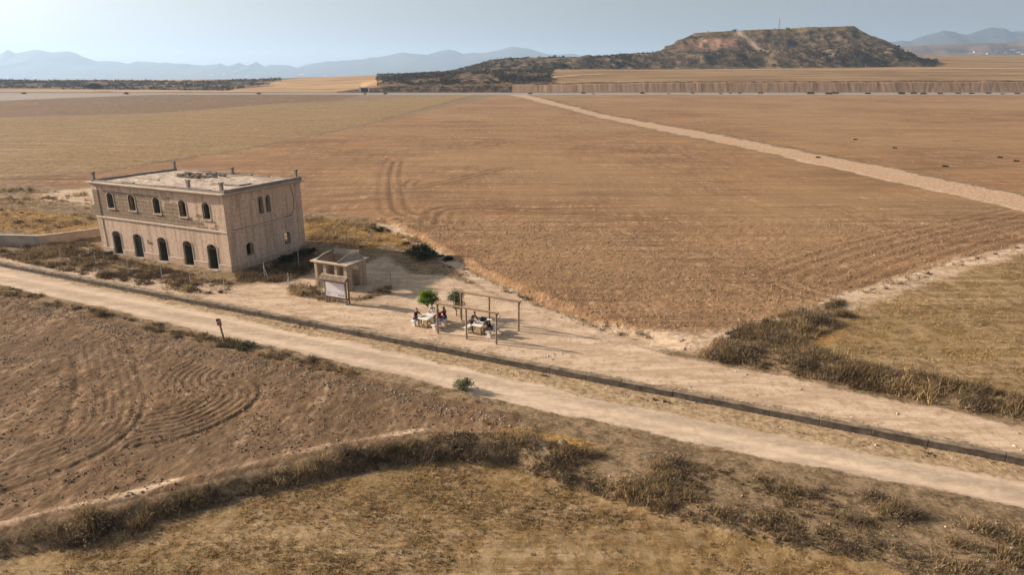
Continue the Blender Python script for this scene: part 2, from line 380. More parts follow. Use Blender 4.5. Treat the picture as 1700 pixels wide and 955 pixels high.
wt['red'] = red; wt['brown'] = brown; wt['stub'] = stub; wt['lane'] = lane; wt['pale'] = plat; wt['path'] = path; wt['ochre'] = ochre
wt['strip'] = strip; wt['grey'] = grey; wt['face'] = face; wt['scrub'] = scrub; wt['far'] = tan; wt['rut'] = rut
furcol = fur * .5 + .5

def ground_material():
    t = NT('ground_soil')
    co = t.coords('Object'); st = t.coords('Object', (.05, 1, 1)); sw = t.coords('Object', (.22, 1, 1), (0, 0, 0), (0, 0, WA))
    nf = t.noise(co, 5.5, 8, .85); nm = t.noise(co, .9, 7, .75); nl = t.noise(co, .045, 4, .55, .4); ns = t.noise(st, .9, 7, .78); nw = t.noise(sw, 1.1, 8, .8)
    nx = t.noise(co, 2.6, 8, .85); nb = t.noise(t.coords('Object', (1, .45, 1)), 2.6, 2, .7); nd = t.noise(t.coords('Object', (1, .22, 1)), .75, 2, .7); nl2 = t.noise(t.coords('Object', (.3, 1, 1)), .13, 5, .6)
    A = {k: t.attr(k) for k in wt}
    def wgt(k, n=nx, k2=1.5, g=3.2):                 # ragged threshold of a weight
        a = t.math('MULTIPLY_ADD', t.math('SUBTRACT', n, .5), k2, A[k])
        a = t.math('MULTIPLY_ADD', t.math('SUBTRACT', a, .5), g, .5)
        m = t.n('ShaderNodeClamp'); t.l(a, m.inputs[0])
        lo = t.math('MULTIPLY', A[k], 6.0); hi = t.math('SUBTRACT', 1.0, t.math('MULTIPLY', t.math('SUBTRACT', 1.0, A[k]), 6.0))
        return t.math('MAXIMUM', t.math('MINIMUM', m.outputs[0], lo), hi)
    B = lambda n, a, b, lo=0., hi=1.: t.ramp(n, [(a, (lo,) * 3), (b, (hi,) * 3)])
    mid = t.math('ADD', t.math('MULTIPLY_ADD', nb, .42, t.math('MULTIPLY', nf, .28)), t.math('MULTIPLY', nd, .30))
    base = t.mix(B(nm, .44, .56), (.27, .185, .11), (.12, .083, .045))
    base = t.mix(B(nf, .47, .60), base, t.mix(.6, base, (.44, .31, .19)))
    base = t.mix(B(nx, .38, .47, .8, 0), base, (.065, .045, .026))
    redA = t.ramp(mid, [(.36, (.12, .062, .033)), (.46, (.27, .153, .082)), (.54, (.37, .222, .122)), (.64, (.68, .46, .29))])
    redA = t.mix(B(ns, .43, .52, .85, 0), redA, (.13, .068, .035))
    redA = t.mix(B(t.noise(t.coords('Object', (.02, 1, 1)), .25, 5, .7), .43, .56, .40, 0), redA, (.15, .083, .043))
    redA = t.mix(B(nl, .42, .58, 0, .45), redA, (.34, .195, .098))
    redA = t.mix(B(nl2, .42, .60, 0, .40), redA, (.19, .115, .065))
    redA = t.mix(B(t.noise(co, .012, 4, .6), .44, .58, 0, .30), redA, (.36, .245, .135))
    redA = t.mix(t.math('MULTIPLY', A['rut'], .5), redA, (.12, .066, .036))
    brA = t.ramp(mid, [(.36, (.055, .034, .020)), (.46, (.150, .092, .052)), (.54, (.235, .148, .085)), (.64, (.46, .32, .20))])
    brA = t.mix(B(nl, .42, .60, 0, .5), brA, (.19, .118, .068))
    brA = t.mix(B(nl2, .42, .60, 0, .35), brA, (.12, .085, .058))
    stA = t.ramp(t.math('MULTIPLY_ADD', ns, .45, t.math('MULTIPLY', nx, .55)), [(.42, (.085, .048, .018)), (.47, (.20, .122, .050)), (.53, (.285, .19, .098)), (.58, (.47, .345, .21))])
    stA = t.mix(B(nb, .36, .50, .55, 0), stA, (.12, .072, .032))
    stA = t.mix(B(nd, .52, .66, 0, .55), stA, (.40, .285, .155))
    stA = t.mix(B(ns, .43, .52, .5, 0), stA, (.15, .092, .040))
    stA = t.mix(B(nl2, .44, .58, 0, .75), stA, t.mix(B(nx, .44, .56), (.15, .095, .036), (.30, .19, .082)))
    stA = t.mix(B(nm, .47, .60, 0, .55), stA, (.38, .265, .155))
    paA = t.ramp(nw, [(.40, (.38, .265, .18)), (.5, (.50, .365, .255)), (.60, (.62, .465, .335))])
    paA = t.mix(B(nm, .50, .62, 0, .8), paA, t.mix(B(nx, .45, .55), (.26, .175, .10), (.44, .31, .20)))
    paA = t.mix(B(nf, .40, .48, .65, 0), paA, (.33, .225, .14))
    paA = t.mix(B(nb, .34, .44, .45, 0), paA, (.32, .22, .14))
    laA = t.ramp(nw, [(.40, (.37, .27, .19)), (.5, (.47, .35, .25)), (.60, (.58, .44, .32))])
    laA = t.mix(B(nb, .34, .46, .4, 0), laA, (.33, .25, .18))
    laA = t.mix(t.math('MULTIPLY', A['wheel'], .45), laA, (.60, .46, .34)); laA = t.mix(t.math('MULTIPLY', A['middle'], B(nx, .42, .52)), laA, (.34, .26, .185))
    ptA = t.ramp(nx, [(.42, (.27, .17, .10)), (.5, (.42, .28, .18)), (.58, (.58, .41, .28))])
    wlA = t.ramp(nx, [(.42, (.085, .055, .03)), (.58, (.20, .135, .075))])
    ocA = t.ramp(nx, [(.40, (.16, .085, .028)), (.5, (.34, .19, .06)), (.60, (.46, .28, .105))])
    ocA = t.mix(B(nm, .46, .56), ocA, (.25, .155, .07))
    sgA = t.ramp(nx, [(.38, (.20, .13, .068)), (.48, (.34, .235, .135)), (.60, (.50, .37, .245))])
    grA = t.ramp(nm, [(.42, (.25, .21, .18)), (.58, (.36, .30, .25))])
    nc = t.noise(t.coords('Object', (1, 0, .04)), .30, 6, .75)
    faA = t.ramp(nc, [(.40, (.33, .19, .105)), (.5, (.45, .275, .16)), (.60, (.52, .34, .20))])
    scA = t.ramp(t.noise(co, .16, 7, .8), [(.42, (.035, .024, .014)), (.5, (.10, .062, .034)), (.58, (.24, .155, .09))])
    fs = t.noise(t.coords('Object', (.12, 1, 1)), .06, 6, .7)
    tnA = t.ramp(fs, [(.40, (.24, .14, .066)), (.5, (.36, .225, .11)), (.60, (.45, .30, .16))])
    tnA = t.mix(t.math('MULTIPLY', A['farbrown'], .75), tnA, t.ramp(fs, [(.42, (.16, .098, .046)), (.58, (.27, .175, .088))]))
    c = base
    for k, col, n in (('far', tnA, nm), ('stub', stA, nx), ('ochre', ocA, nx), ('strip', sgA, nx), ('red', redA, nx), ('brown', brA, nx), ('pale', paA, nx), ('lane', laA, nx), ('path', ptA, nx), ('weedline', wlA, nx), ('face', faA, nm), ('scrub', scA, nm), ('grey', grA, nm)):
        c = t.mix(wgt(k, n), c, col)
    t.color(c); t.b.inputs['Roughness'].default_value = 1.0; t.b.inputs['Specular IOR Level'].default_value = .05
    bh = t.math('ADD', t.math('MULTIPLY', nf, .6), t.math('MULTIPLY', nx, .6))
    smooth_ = t.math('SUBTRACT', 1.0, t.math('MULTIPLY', t.math('MAXIMUM', t.math('MAXIMUM', A['pale'], A['path']), A['lane']), .8))
    b = t.n('ShaderNodeBump'); t.l(t.math('MULTIPLY', smooth_, .85), b.inputs['Strength']); b.inputs['Distance'].default_value = .13
    t.l(bh, b.inputs['Height']); t.l(b.outputs[0], t.b.inputs['Normal'])
    return t.m
MG = ground_material()

def grid_mesh(name, X, Y, Z, NR, NC, mask, attrs, mat, smooth=False):
    r, c = np.meshgrid(np.arange(NR - 1), np.arange(NC - 1), indexing='ij')
    a = (r * NC + c).ravel(); q = np.stack([a, a + 1, a + NC + 1, a + NC], 1)
    if mask is not None: q = q[mask]
    u, inv = np.unique(q.ravel(), return_inverse=True)
    me = bpy.data.meshes.new(name); me.vertices.add(len(u))
    me.vertices.foreach_set('co', np.stack([X[u], Y[u], Z[u]], 1).astype(np.float32).ravel())
    me.loops.add(len(inv)); me.loops.foreach_set('vertex_index', inv.astype(np.int32))
    me.polygons.add(len(q)); me.polygons.foreach_set('loop_start', np.arange(0, len(inv), 4, dtype=np.int32))
    me.update(calc_edges=True)
    me.polygons.foreach_set('use_smooth', np.full(len(q), smooth))
    for k, v in attrs.items():
        at = me.attributes.new(k, 'FLOAT', 'POINT'); at.data.foreach_set('value', v[u].astype(np.float32))
    return link_mesh(name, me, mat)
# every face belongs to one named piece of ground
names = ['ground', 'ploughed_field', 'ploughed_field', 'ploughed_field', 'stubble_field', 'stubble_field', 'stubble_field', 'dirt_path', 'lane', 'platform', 'road', 'plain']
cid = np.zeros(X.shape, int)
cid[sd_['khaki'] > 0] = 4; cid[sd_['rstub'] > 0] = 5; cid[sd_['stub'] > 0] = 6
cid[sd_['main'] > 0] = 1; cid[sd_['right'] > 0] = 2; cid[sd_['nearf'] > 0] = 3
cid[(plat > .5) & (S > 0) & (sd_['plat'] > -.5)] = 9; cid[sd_['lane'] > 0] = 8; cid[(sd_['path'] > 0)] = 7
cid[fy] = 11; cid[(sd_['road'] > 0) & near] = 10; cid[road] = 10
cf = cid.reshape(NR, NC)[:-1, :-1].ravel()
for k, nm_ in enumerate(names):
    m = cf == k
    if m.any(): tag(grid_mesh(nm_, X, Y, Z, NR, NC, m, wt, MG), kind='structure')

# ------------------------------------------------------------------ mesa and far mountains
def ridge_material(name, lo, hi, sc=.002):
    return simple(name, lo, hi, sc, 1.0, 0, (1, 1, 1.5), .05, 6)
def mesa():
    xs = np.linspace(-140, 640, 391); ys = np.linspace(815, 1160, 150)
    Xm, Ym = np.meshgrid(xs, ys); Xm = Xm.ravel(); Ym = Ym.ravel(); b = bearing(Xm, Ym)
    bw = b + fbm(Xm, Ym, 60, 3, 91) * 10; yw_ = Ym + fbm(Xm, Ym, 45, 4, 92) * 10
    base = h_all(Xm, Ym)
    top = z_of(np.interp(b, [1085, 1134, 1213, 1320, 1404, 1430], [59, 57.0, 52.8, 48.2, 45.2, 47.5]), 975)
    terr = z_of(np.interp(b, [800, 830, 960, 1060, 1100, 1440, 1470, 1500, 1530], [114, 100, 95.5, 91, 88.5, 84, 84, 92, 110]), 900)
    # distance-like profiles
    d_terr = np.minimum.reduce([(yw_ - 838) / 42, (bw - 812) / 24, (1550 - bw) / 42, (1125 - yw_) / 50])
    lf = np.interp(Ym, [900, 1000], [0, 0])
    d_top = np.minimum.reduce([(yw_ - 893) / 55, (bw - 1078) / 62, (1492 - bw) / 90, (1085 - yw_) / 50])
    low = base + np.maximum(terr - base, 0) * sstep(0, 1, d_terr)
    ht = np.clip(d_top, 0, 1) ** .85
    z = np.where(d_terr > 0, low + (np.maximum(top - terr, 0)) * ht * (d_top > 0), base - 2)
    slope = np.clip(1 - np.abs(ht * 2 - 1), 0, 1) * (d_top > 0)
    gul = np.abs(fbm(Xm, Ym * .35, 26, 4, 93)); z = z - slope * gul * 5 + (d_terr > 0) * (fbm(Xm, Ym, 18, 4, 94) * 1.3 * (1 - .85 * (ht >= 1)))
    hump = (d_terr > .2) * (d_top < .05); z = z + hump * np.maximum(0, fbm(Xm, Ym, 30, 3, 95)) * 6
    # bare eroded scar, left of the track; the track itself; pale saddle
    scar = np.exp(-(((b - 1172) / 36) ** 2)) * sstep(.02, .3, d_top) * (1 - sstep(.55, .8, d_top)) * (Ym < 1000)
    tb = np.interp(ht * (Ym < 1000), [0, 1], [1258, 1214]); track = np.exp(-((b - tb) / 5.0) ** 2) * (ht < 1.0) * (d_top > -.1) * (Ym < 1000)
    saddle = np.exp(-(((b - 1265 - (880 - Ym) * .3) / 24) ** 2)) * (1 - sstep(-.05, .15, d_top)) * (d_terr > 0)
    grass = (d_top > .8) * 1.0
    ledge = np.exp(-((d_top + .03) / .07) ** 2) * (d_terr > .3) * (Ym < 1000) * (.7 + .5 * fbm(Xm, Ym, 30, 3, 96))
    at = dict(ledge=ledge, scar=scar, track=track, saddle=saddle, grass=grass)
    t = NT('mesa_soil'); co = t.coords('Object'); n1 = t.noise(co, .09, 8, .78); n2 = t.noise(t.coords('Object', (1, .3, .5)), .05, 5, .6)
    c = t.ramp(n1, [(.40, (.042, .030, .017)), (.47, (.088, .061, .034)), (.54, (.145, .100, .058)), (.62, (.28, .20, .13))])
    c = t.mix(t.math('MULTIPLY', t.attr('saddle'), .75), c, (.27, .185, .10))
    c = t.mix(t.math('MULTIPLY', t.attr('ledge'), .7), c, (.26, .18, .105))
    c = t.mix(t.math('MULTIPLY', t.attr('grass'), .8), c, t.ramp(n1, [(.4, (.12, .085, .035)), (.6, (.22, .155, .07))]))
    c = t.mix(t.math('MULTIPLY', t.attr('scar'), t.ramp(n2, [(.4, (0, 0, 0)), (.55, (1, 1, 1))])), c, (.44, .235, .15))
    c = t.mix(t.math('MULTIPLY', t.attr('track'), .95), c, (.66, .48, .34)); t.color(c); t.bump(n1, .9, 3.0)
    o = grid_mesh('hill', Xm, Ym, z, 150, 391, None, at, t.m, True); tag(o, kind='structure')
    return Xm, Ym, z, d_terr, d_top, track * 3 + scar * .8 + saddle * .6 + ledge * .8
MX, MY, MZ, MT, MTOP, MCLR = mesa()

def mountains(name, Yc, prof, depth, mat, seed, x0, x1, n=1100, base=None):
    p = np.array(prof, float)
    bs = np.linspace(x0, x1, n); crest = z_of(np.interp(bs, p[:, 0], p[:, 1]) + fbm(bs, bs * 0, 14, 3, seed + 5) * 1.3, Yc)
    rowsm = np.linspace(-1, 1, 33); Xs = []; Ys = []; Zs = []
    for r_ in rowsm:
        Yr = Yc + r_ * depth; Xr = (bs - CX) / F_ * (Yc * cP) * (1 + 0 * bs)
        prof_ = (1 - abs(r_)) ** 1.15
        nz = np.abs(fbm(Xr, np.full(n, Yr), depth * .55, 4, seed)) * (abs(r_) > .01)
        z0 = 10.0 if base is None else base
        Zs.append(z0 - 60 * (abs(r_) > .99) + (crest - z0) * np.clip(prof_ - nz * .45 * (1 - abs(r_)) , 0, 1)); Xs.append(Xr); Ys.append(np.full(n, Yr))
    o = grid_mesh(name, np.concatenate(Xs), np.concatenate(Ys), np.concatenate(Zs), 33, n, None, {}, mat, True)
    return tag(o, kind='structure')
LM = [(-900, 95), (-700, 80), (-500, 98), (-300, 85), (-120, 96), (0, 92.5), (15, 87), (24, 82), (35, 89), (50, 86), (70, 81), (84, 84), (95, 87), (118, 84), (131, 87), (145, 94), (167, 101), (200, 101), (217, 105), (232, 101), (280, 104), (310, 106), (350, 108), (370, 105), (382, 109), (400, 103), (412, 108), (421, 105), (429, 102), (442, 110), (452, 107), (480, 108), (495, 112), (510, 107), (545, 102), (580, 100), (630, 94), (670, 87), (710, 91), (745, 81), (770, 88), (805, 87), (830, 82), (850, 76.5), (880, 81.5), (910, 90), (950, 89), (985, 95), (1040, 104), (1150, 118), (1250, 128)]
RM = [(1380, 90), (1420, 76), (1450, 68.5), (1480, 68.5), (1500, 67), (1525, 58), (1550, 51), (1568, 52), (1590, 57.5), (1612, 50), (1630, 45), (1648, 46), (1662, 52), (1680, 51), (1700, 48.5), (1760, 42), (1850, 52), (2000, 44), (2200, 60), (2500, 50)]
MTN = ridge_material('mountain_rock', (.03, .032, .03), (.085, .08, .068), .0016)
mountains('mountains', 9500, LM, 1500, MTN, 101, -900, 1250)
mountains('mountains', 6400, RM, 1100, MTN, 102, 1380, 2500, 700)
mountains('hills', 3600, [(1300, 118), (1400, 100), (1450, 83), (1500, 76), (1560, 73.5), (1620, 71.5), (1660, 70), (1700, 69), (1900, 66), (2400, 75)], 700, ridge_material('far_hill_soil', (.06, .042, .028), (.22, .14, .095), .012), 103, 1300, 2400, 260)

# haze: one closed box of even air
hz = MB(); hz.box(-19000, 19000, -3000, 17500, -9, 640)
t = NT('haze_air'); t.t.nodes.clear(); vo = t.t.nodes.new('ShaderNodeVolumePrincipled'); oo = t.t.nodes.new('ShaderNodeOutputMaterial')
vo.inputs['Color'].default_value = (.50, .70, .96, 1); vo.inputs['Density'].default_value = 1.1e-4; vo.inputs['Anisotropy'].default_value = .25
t.l(vo.outputs[0], oo.inputs['Volume'])
tag(hz.build('haze', t.m), kind='stuff')
# ------------------------------------------------------------------ materials of built things
M = {}
def plaster():
    t = NT('worn_plaster'); co = t.coords('Object'); cb = t.n('ShaderNodeSeparateXYZ'); t.l(co, cb.inputs[0])
    cc = t.n('ShaderNodeCombineXYZ'); t.l(t.math('ADD', cb.outputs[0], cb.outputs[1]), cc.inputs[0]); t.l(cb.outputs[2], cc.inputs[1])
    br = t.n('ShaderNodeTexBrick', offset=.5); t.l(cc.outputs[0], br.inputs['Vector'])
    br.inputs['Scale'].default_value = 1.0; br.inputs['Brick Width'].default_value = .95; br.inputs['Row Height'].default_value = .38
    br.inputs['Mortar Size'].default_value = .018; br.inputs['Mortar Smooth'].default_value = .4
    br.inputs['Color1'].default_value = (.45, .45, .45, 1); br.inputs['Color2'].default_value = (.75, .75, .75, 1); br.inputs['Mortar'].default_value = (0, 0, 0, 1)
    n1 = t.noise(co, .55, 6, .65, .3); n2 = t.noise(co, 3.2, 6, .7); st = t.noise(t.coords('Object', (1.6, 1.6, .16)), 1.3, 5, .65)
    c = t.ramp(n2, [(.36, (.53, .375, .27)), (.5, (.64, .465, .34)), (.64, (.72, .54, .40))])
    c = t.mix(t.math('MULTIPLY', t.ramp(st, [(.48, (0, 0, 0)), (.60, (1, 1, 1))]), .48), c, (.30, .205, .135))
    c = t.mix(t.math('MULTIPLY', t.ramp(br.outputs['Fac'], [(.2, (0, 0, 0)), (.8, (1, 1, 1))]), .30), c, (.60, .47, .35))
    # bare stained blocks, upper storey towards the far left of the front
    z = cb.outputs[2]; x = cb.outputs[0]; y = cb.outputs[1]
    band = t.math('MULTIPLY', t.math('GREATER_THAN', z, 3.95), t.math('LESS_THAN', t.math('ABSOLUTE', t.math('SUBTRACT', z, 4.9)), 1.75))
    side = t.math('MULTIPLY', t.math('LESS_THAN', y, .2), 1.0)
    zone = t.math('MULTIPLY_ADD', x, -.035, .02)       # grows to the left
    mask = t.math('ADD', t.math('ADD', n1, zone), t.math('MULTIPLY', t.math('SUBTRACT', 5.2, z), .07))
    blk = t.math('MULTIPLY_ADD', t.math('SUBTRACT', br.outputs['Color'], .5), .55, mask)
    mk = t.ramp(blk, [(.72, (0, 0, 0)), (.77, (1, 1, 1))])
    mk = t.math('MULTIPLY', t.math('MULTIPLY', mk, band), side)
    dark = t.mix(br.outputs['Fac'], t.mix(n2, (.13, .09, .055), (.27, .20, .13)), (.36, .27, .19))
    c = t.mix(t.math('MULTIPLY', mk, .85), c, dark)
    low = t.ramp(t.math('MULTIPLY_ADD', t.math('SUBTRACT', n1, .5), 1.6, z), [(.15, (1, 1, 1)), (.9, (0, 0, 0))])
    c = t.mix(t.math('MULTIPLY', low, .4), c, (.30, .22, .155))
    t.bump(t.math('ADD', n2, t.math('MULTIPLY', br.outputs['Fac'], -.3)), .2, .012); return t.color(c)
M['plaster'] = plaster()
M['trim'] = simple('pale_stone_trim', (.50, .40, .31), (.62, .52, .42), 3)
M['surround'] = simple('whitish_stone_surround', (.40, .33, .265), (.54, .46, .38), 4)
M['cornice'] = simple('weathered_cornice', (.36, .29, .22), (.60, .48, .36), 1.5)
M['inner'] = simple('interior_plaster_shade', (.10, .078, .055), (.19, .15, .11), 1.2)  # plaster colour darkened to put the shade behind the openings into it
M['curb'] = simple('grey_curb', (.20, .17, .15), (.33, .28, .24), 1.6)
M['wood_green'] = simple('faded_green_wood', (.045, .055, .045), (.085, .095, .075), 5)
M['wood_grey'] = simple('weathered_wood', (.16, .12, .085), (.26, .20, .14), 6, stretch=(3, 3, .4))
M['wood_dark'] = simple('dark_stained_wood', (.09, .065, .045), (.16, .115, .08), 6)
M['timber'] = simple('brown_timber', (.22, .145, .095), (.36, .25, .17), 5, stretch=(2, 2, .5))
M['iron'] = simple('rusty_iron', (.07, .045, .035), (.14, .09, .06), 8)
M['galv'] = simple('galvanised_steel', (.30, .29, .27), (.42, .41, .38), 8, .5)
M['concrete'] = simple('pale_concrete', (.62, .56, .50), (.76, .70, .63), 6)
M['oldconc'] = simple('old_concrete', (.28, .23, .18), (.50, .42, .33), 1.2)
M['wallstone'] = simple('dark_kerb_stone', (.055, .044, .035), (.15, .12, .095), 2.2, bump=.5)
M['white'] = simple('white_panel', (.62, .58, .58), (.74, .70, .70), 2, .5)
M['ink'] = simple('dark_ink', (.04, .035, .035), (.07, .06, .06), 9)
M['tile'] = simple('clay_roof_tile', (.30, .21, .15), (.52, .41, .31), 5)
M['rust'] = simple('rust_red_sign', (.22, .075, .045), (.32, .12, .075), 6)
M['rock'] = simple('pale_rock', (.30, .24, .18), (.50, .42, .33), 3, bump=.4)
M['rubble'] = simple('dark_rubble', (.06, .05, .04), (.22, .17, .13), 3, bump=.5)
M['ochreblock'] = simple('ochre_block', (.34, .25, .14), (.46, .35, .20), 4)
def roofm():
    t = NT('roof_screed'); co = t.coords('Object'); n1 = t.noise(co, .45, 7, .7); n2 = t.noise(co, 2.5, 6, .75)
    c = t.ramp(n1, [(.40, (.27, .19, .14)), (.47, (.50, .385, .30)), (.53, (.62, .50, .40)), (.60, (.33, .25, .19))])
    c = t.mix(t.ramp(n2, [(.44, (.75, .75, .75)), (.52, (0, 0, 0))]), c, (.25, .18, .135)); return t.color(c)
M['roof'] = roofm()

# ------------------------------------------------------------------ walls with arched openings
def arch_pts(u0, u1, zs, zc, n=8):
    w_ = (u1 - u0) / 2; rise = zc - zs
    if rise < .02: return [(u0, zs), (u1, zs)]
    if rise > w_ * .95: return [((u0 + u1) / 2 - w_ * math.cos(math.pi * k / n), zs + rise * math.sin(math.pi * k / n)) for k in range(n + 1)]
    r = (w_ * w_ + rise * rise) / (2 * rise); a = math.asin(min(1, w_ / r)); cz = zc - r
    return [((u0 + u1) / 2 + r * math.sin(-a + 2 * a * k / n), cz + r * math.cos(-a + 2 * a * k / n)) for k in range(n + 1)]
def wall(mb, f, u0, u1, z0, z1, T, ops, mi=0, mi_in=1):
    """f(u, v, z) places a point; v = 0 is the outer face, T the inner one."""
    def q(a, b, c, d, mm): mb.quad(f(*a), f(*b), f(*c), f(*d), mm)
    cur = u0
    for (a, b, zb, zs, zc) in sorted(ops) + [(u1, u1, 0, 0, 0)]:
        for v, mm in ((0, mi), (T, mi_in)):
            if a > cur: q((cur, v, z0), (a, v, z0), (a, v, z1), (cur, v, z1), mm)
            if a < b:
                if zb > z0 + .001: q((a, v, z0), (b, v, z0), (b, v, zb), (a, v, zb), mm)
                P_ = arch_pts(a, b, zs, zc)
                for k in range(len(P_) - 1): q((P_[k][0], v, P_[k][1]), (P_[k + 1][0], v, P_[k + 1][1]), (P_[k + 1][0], v, z1), (P_[k][0], v, z1), mm)
        if a < b:
            q((a, 0, zb), (a, T, zb), (a, T, zs), (a, 0, zs), mi); q((b, 0, zb), (b, T, zb), (b, T, zs), (b, 0, zs), mi)
            q((a, 0, zb), (b, 0, zb), (b, T, zb), (a, T, zb), mi)
            for k in range(len(P_) - 1): q((P_[k][0], 0, P_[k][1]), (P_[k + 1][0], 0, P_[k + 1][1]), (P_[k + 1][0], T, P_[k + 1][1]), (P_[k][0], T, P_[k][1]), mi)
        cur = b
    q((u0, 0, z1), (u1, 0, z1), (u1, T, z1), (u0, T, z1), mi)
    for u in (u0, u1): q((u, 0, z0), (u, T, z0), (u, T, z1), (u, 0, z1), mi)
def surround(f, a, b, zb, zs, zc, wd=.17, pr=.035, sill=True):
    mb = MB(); inn = [(a, zb)] + arch_pts(a, b, zs, zc) + [(b, zb)]
    m_, h_ = (a + b) / 2, (b - a) / 2
    out = [(a - wd, zb)] + [(m_ + (u - m_) * (1 + wd / h_), zs + (z - zs) * 1.0 + wd * (.35 + .65 * math.sqrt(max(0, 1 - ((u - m_) / h_) ** 2)))) for u, z in arch_pts(a, b, zs, zc)] + [(b + wd, zb)]
    for k in range(len(inn) - 1):
        i0, i1, o0, o1 = inn[k], inn[k + 1], out[k], out[k + 1]
        mb.quad(f(i0[0], -pr, i0[1]), f(i1[0], -pr, i1[1]), f(o1[0], -pr, o1[1]), f(o0[0], -pr, o0[1]))
        mb.quad(f(o0[0], -pr, o0[1]), f(o1[0], -pr, o1[1]), f(o1[0], .002, o1[1]), f(o0[0], .002, o0[1]))
        mb.quad(f(i0[0], -pr, i0[1]), f(i1[0], -pr, i1[1]), f(i1[0], .10, i1[1]), f(i0[0], .10, i0[1]))
    if sill: mb.box(a - wd - .05, b + wd + .05, -.10, .02, zb - .12, zb - .003, f=f)
    return mb

# ------------------------------------------------------------------ the ruined station
BX = np.array([-26.49, 60.28])
SB = empty('station_building', (BX[0], BX[1], 0), -WA)
tag(SB, 'large derelict two-storey station building with peeling pinkish plaster and arched openings', 'building')
LB, DB, TB = 18.5, 10.0, .45
fF = lambda u, v, z: (u, v, z)                        # front, u from -LB to 0
fE = lambda u, v, z: (-v, u, z)                       # right end, u from 0 to DB
fB = lambda u, v, z: (u, DB - v, z)                   # back
fL = lambda u, v, z: (-LB + v, u, z)                  # left end
dc = [-16.0, -12.8, -9.2, -5.6, -2.3]; wc = [-15.95, -12.7, -9.1, -5.5, -2.35]
mb = MB()
wall(mb, fF, -LB, 0, -.6, 3.8, TB, [(c - .62, c + .62, .02, 2.20, 2.50) for c in dc])
wall(mb, fF, -LB, 0, 3.8, 7.35, TB, [(c - .48, c + .48, 4.90, 6.18, 6.52) for c in wc])
wall(mb, fE, TB, DB - TB, -.6, 3.8, TB, [(2.0, 2.9, 1.12, 2.15, 2.42), (7.05, 7.95, 1.12, 2.15, 2.42)])
wall(mb, fE, TB, DB - TB, 3.8, 7.35, TB, [(4.15, 4.75, 4.88, 6.25, 6.58), (5.1, 5.7, 4.88, 6.25, 6.58)])
wall(mb, fB, -LB, 0, -.6, 3.8, TB, [(c - .6, c + .6, .6, 2.1, 2.36) for c in dc])
wall(mb, fB, -LB, 0, 3.8, 7.35, TB, [(c - .42, c + .42, 4.98, 6.15, 6.42) for c in wc])
wall(mb, fL, TB, DB - TB, -.6, 3.8, TB, [(2.0, 2.9, 1.12, 2.15, 2.42), (7.05, 7.95, 1.12, 2.15, 2.42)])
wall(mb, fL, TB, DB - TB, 3.8, 7.35, TB, [(4.15, 4.75, 4.88, 6.25, 6.58), (5.1, 5.7, 4.88, 6.25, 6.58)])
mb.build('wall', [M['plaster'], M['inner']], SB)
mb = MB()
mb.box(-LB + TB, -TB, TB, DB - TB, -.05, .02); mb.box(-LB + TB, -TB, TB, DB - TB, 3.68, 3.86)
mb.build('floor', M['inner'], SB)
mb = MB()
mb.box(-10.95, -10.75, TB, DB - TB, .02, 3.68); mb.box(-7.4, -7.2, TB, DB - TB, .02, 3.68); mb.box(-14.5, -14.3, TB, DB - TB, .02, 3.68); mb.box(-3.9, -3.7, TB, 5.0, .02, 3.68)
mb.box(-10.95, -10.75, TB, DB - TB, 3.86, 7.2); mb.box(-3.9, -3.7, TB, DB - TB, 3.86, 7.2)
mb.box(-18, -4, 4.9, 5.1, .02, 3.68); mb.box(-18, -4, 4.9, 5.1, 3.86, 7.2)
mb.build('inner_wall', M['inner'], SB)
# mouldings
def band(z0, z1, pr, name, mat, skip=None):
    mb = MB(); segs = [(-LB - pr, pr)]
    if skip:
        xs = [-LB - pr] + [x for c in dc for x in (c - .7, c + .7)] + [pr]; segs = [(xs[i], xs[i + 1]) for i in range(0, len(xs), 2)]
    for a, b in segs: mb.box(a, b, -pr, .004, z0, z1)
    mb.box(-.004, pr, .004, DB + pr, z0, z1); mb.box(-LB - pr, -LB + .004, .004, DB + pr, z0, z1); mb.box(-LB + .004, -.004, DB - .004, DB + pr, z0, z1)
    return mb.build(name, mat, SB, bevel=.02)
band(3.76, 3.92, .10, 'string_course', M['trim']); band(-.6, .56, .06, 'plinth', M['plaster'], True); band(.56, .64, .085, 'plinth_ledge', M['trim'], True)
mb = MB()
for cx_, cy_ in ((-LB, 0), (0, 0), (0, DB), (-LB, DB)):
    sx = 1 if cx_ == 0 else -1; sy = 1 if cy_ == DB else -1
    for z0, z1 in ((.64, 3.76), (3.92, 7.2)):
        mb = MB(); mb.box(*sorted((cx_ + sx * .045, cx_ - sx * .75)), *sorted((cy_ + sy * .045, cy_ - sy * .0)), z0, z1)
        mb.box(*sorted((cx_ + sx * .045, cx_ + sx * .0)), *sorted((cy_, cy_ - sy * .75)), z0, z1); mb.build('corner_pilaster', M['plaster'], SB)
mb = MB()
for z0, z1, pr in ((7.2, 7.36, .16), (7.36, 7.50, .42)):
    mb.box(-LB - pr, pr, -pr, .3, z0, z1); mb.box(-.3, pr, .3, DB + pr, z0, z1); mb.box(-LB - pr, -LB + .3, .3, DB + pr, z0, z1); mb.box(-LB + .3, -.3, DB - .3, DB + pr, z0, z1)
mb.build('cornice', M['cornice'], SB, bevel=.015)
mb = MB()
mb.box(.0, .30, -.02, DB + .1, 7.503, 7.80); mb.box(-LB, -LB + .25, -.02, DB + .1, 7.503, 7.66)
x = -LB + .25
while x < -.05:
    L_ = random.uniform(1.2, 3.2); h = random.choice((.10, .14, .2, .2, .24)); mb.box(x, min(x + L_, -.003), .06, .32, 7.503, 7.503 + h); x += L_ + random.choice((0.01, .01, .35))
x = -LB + .3
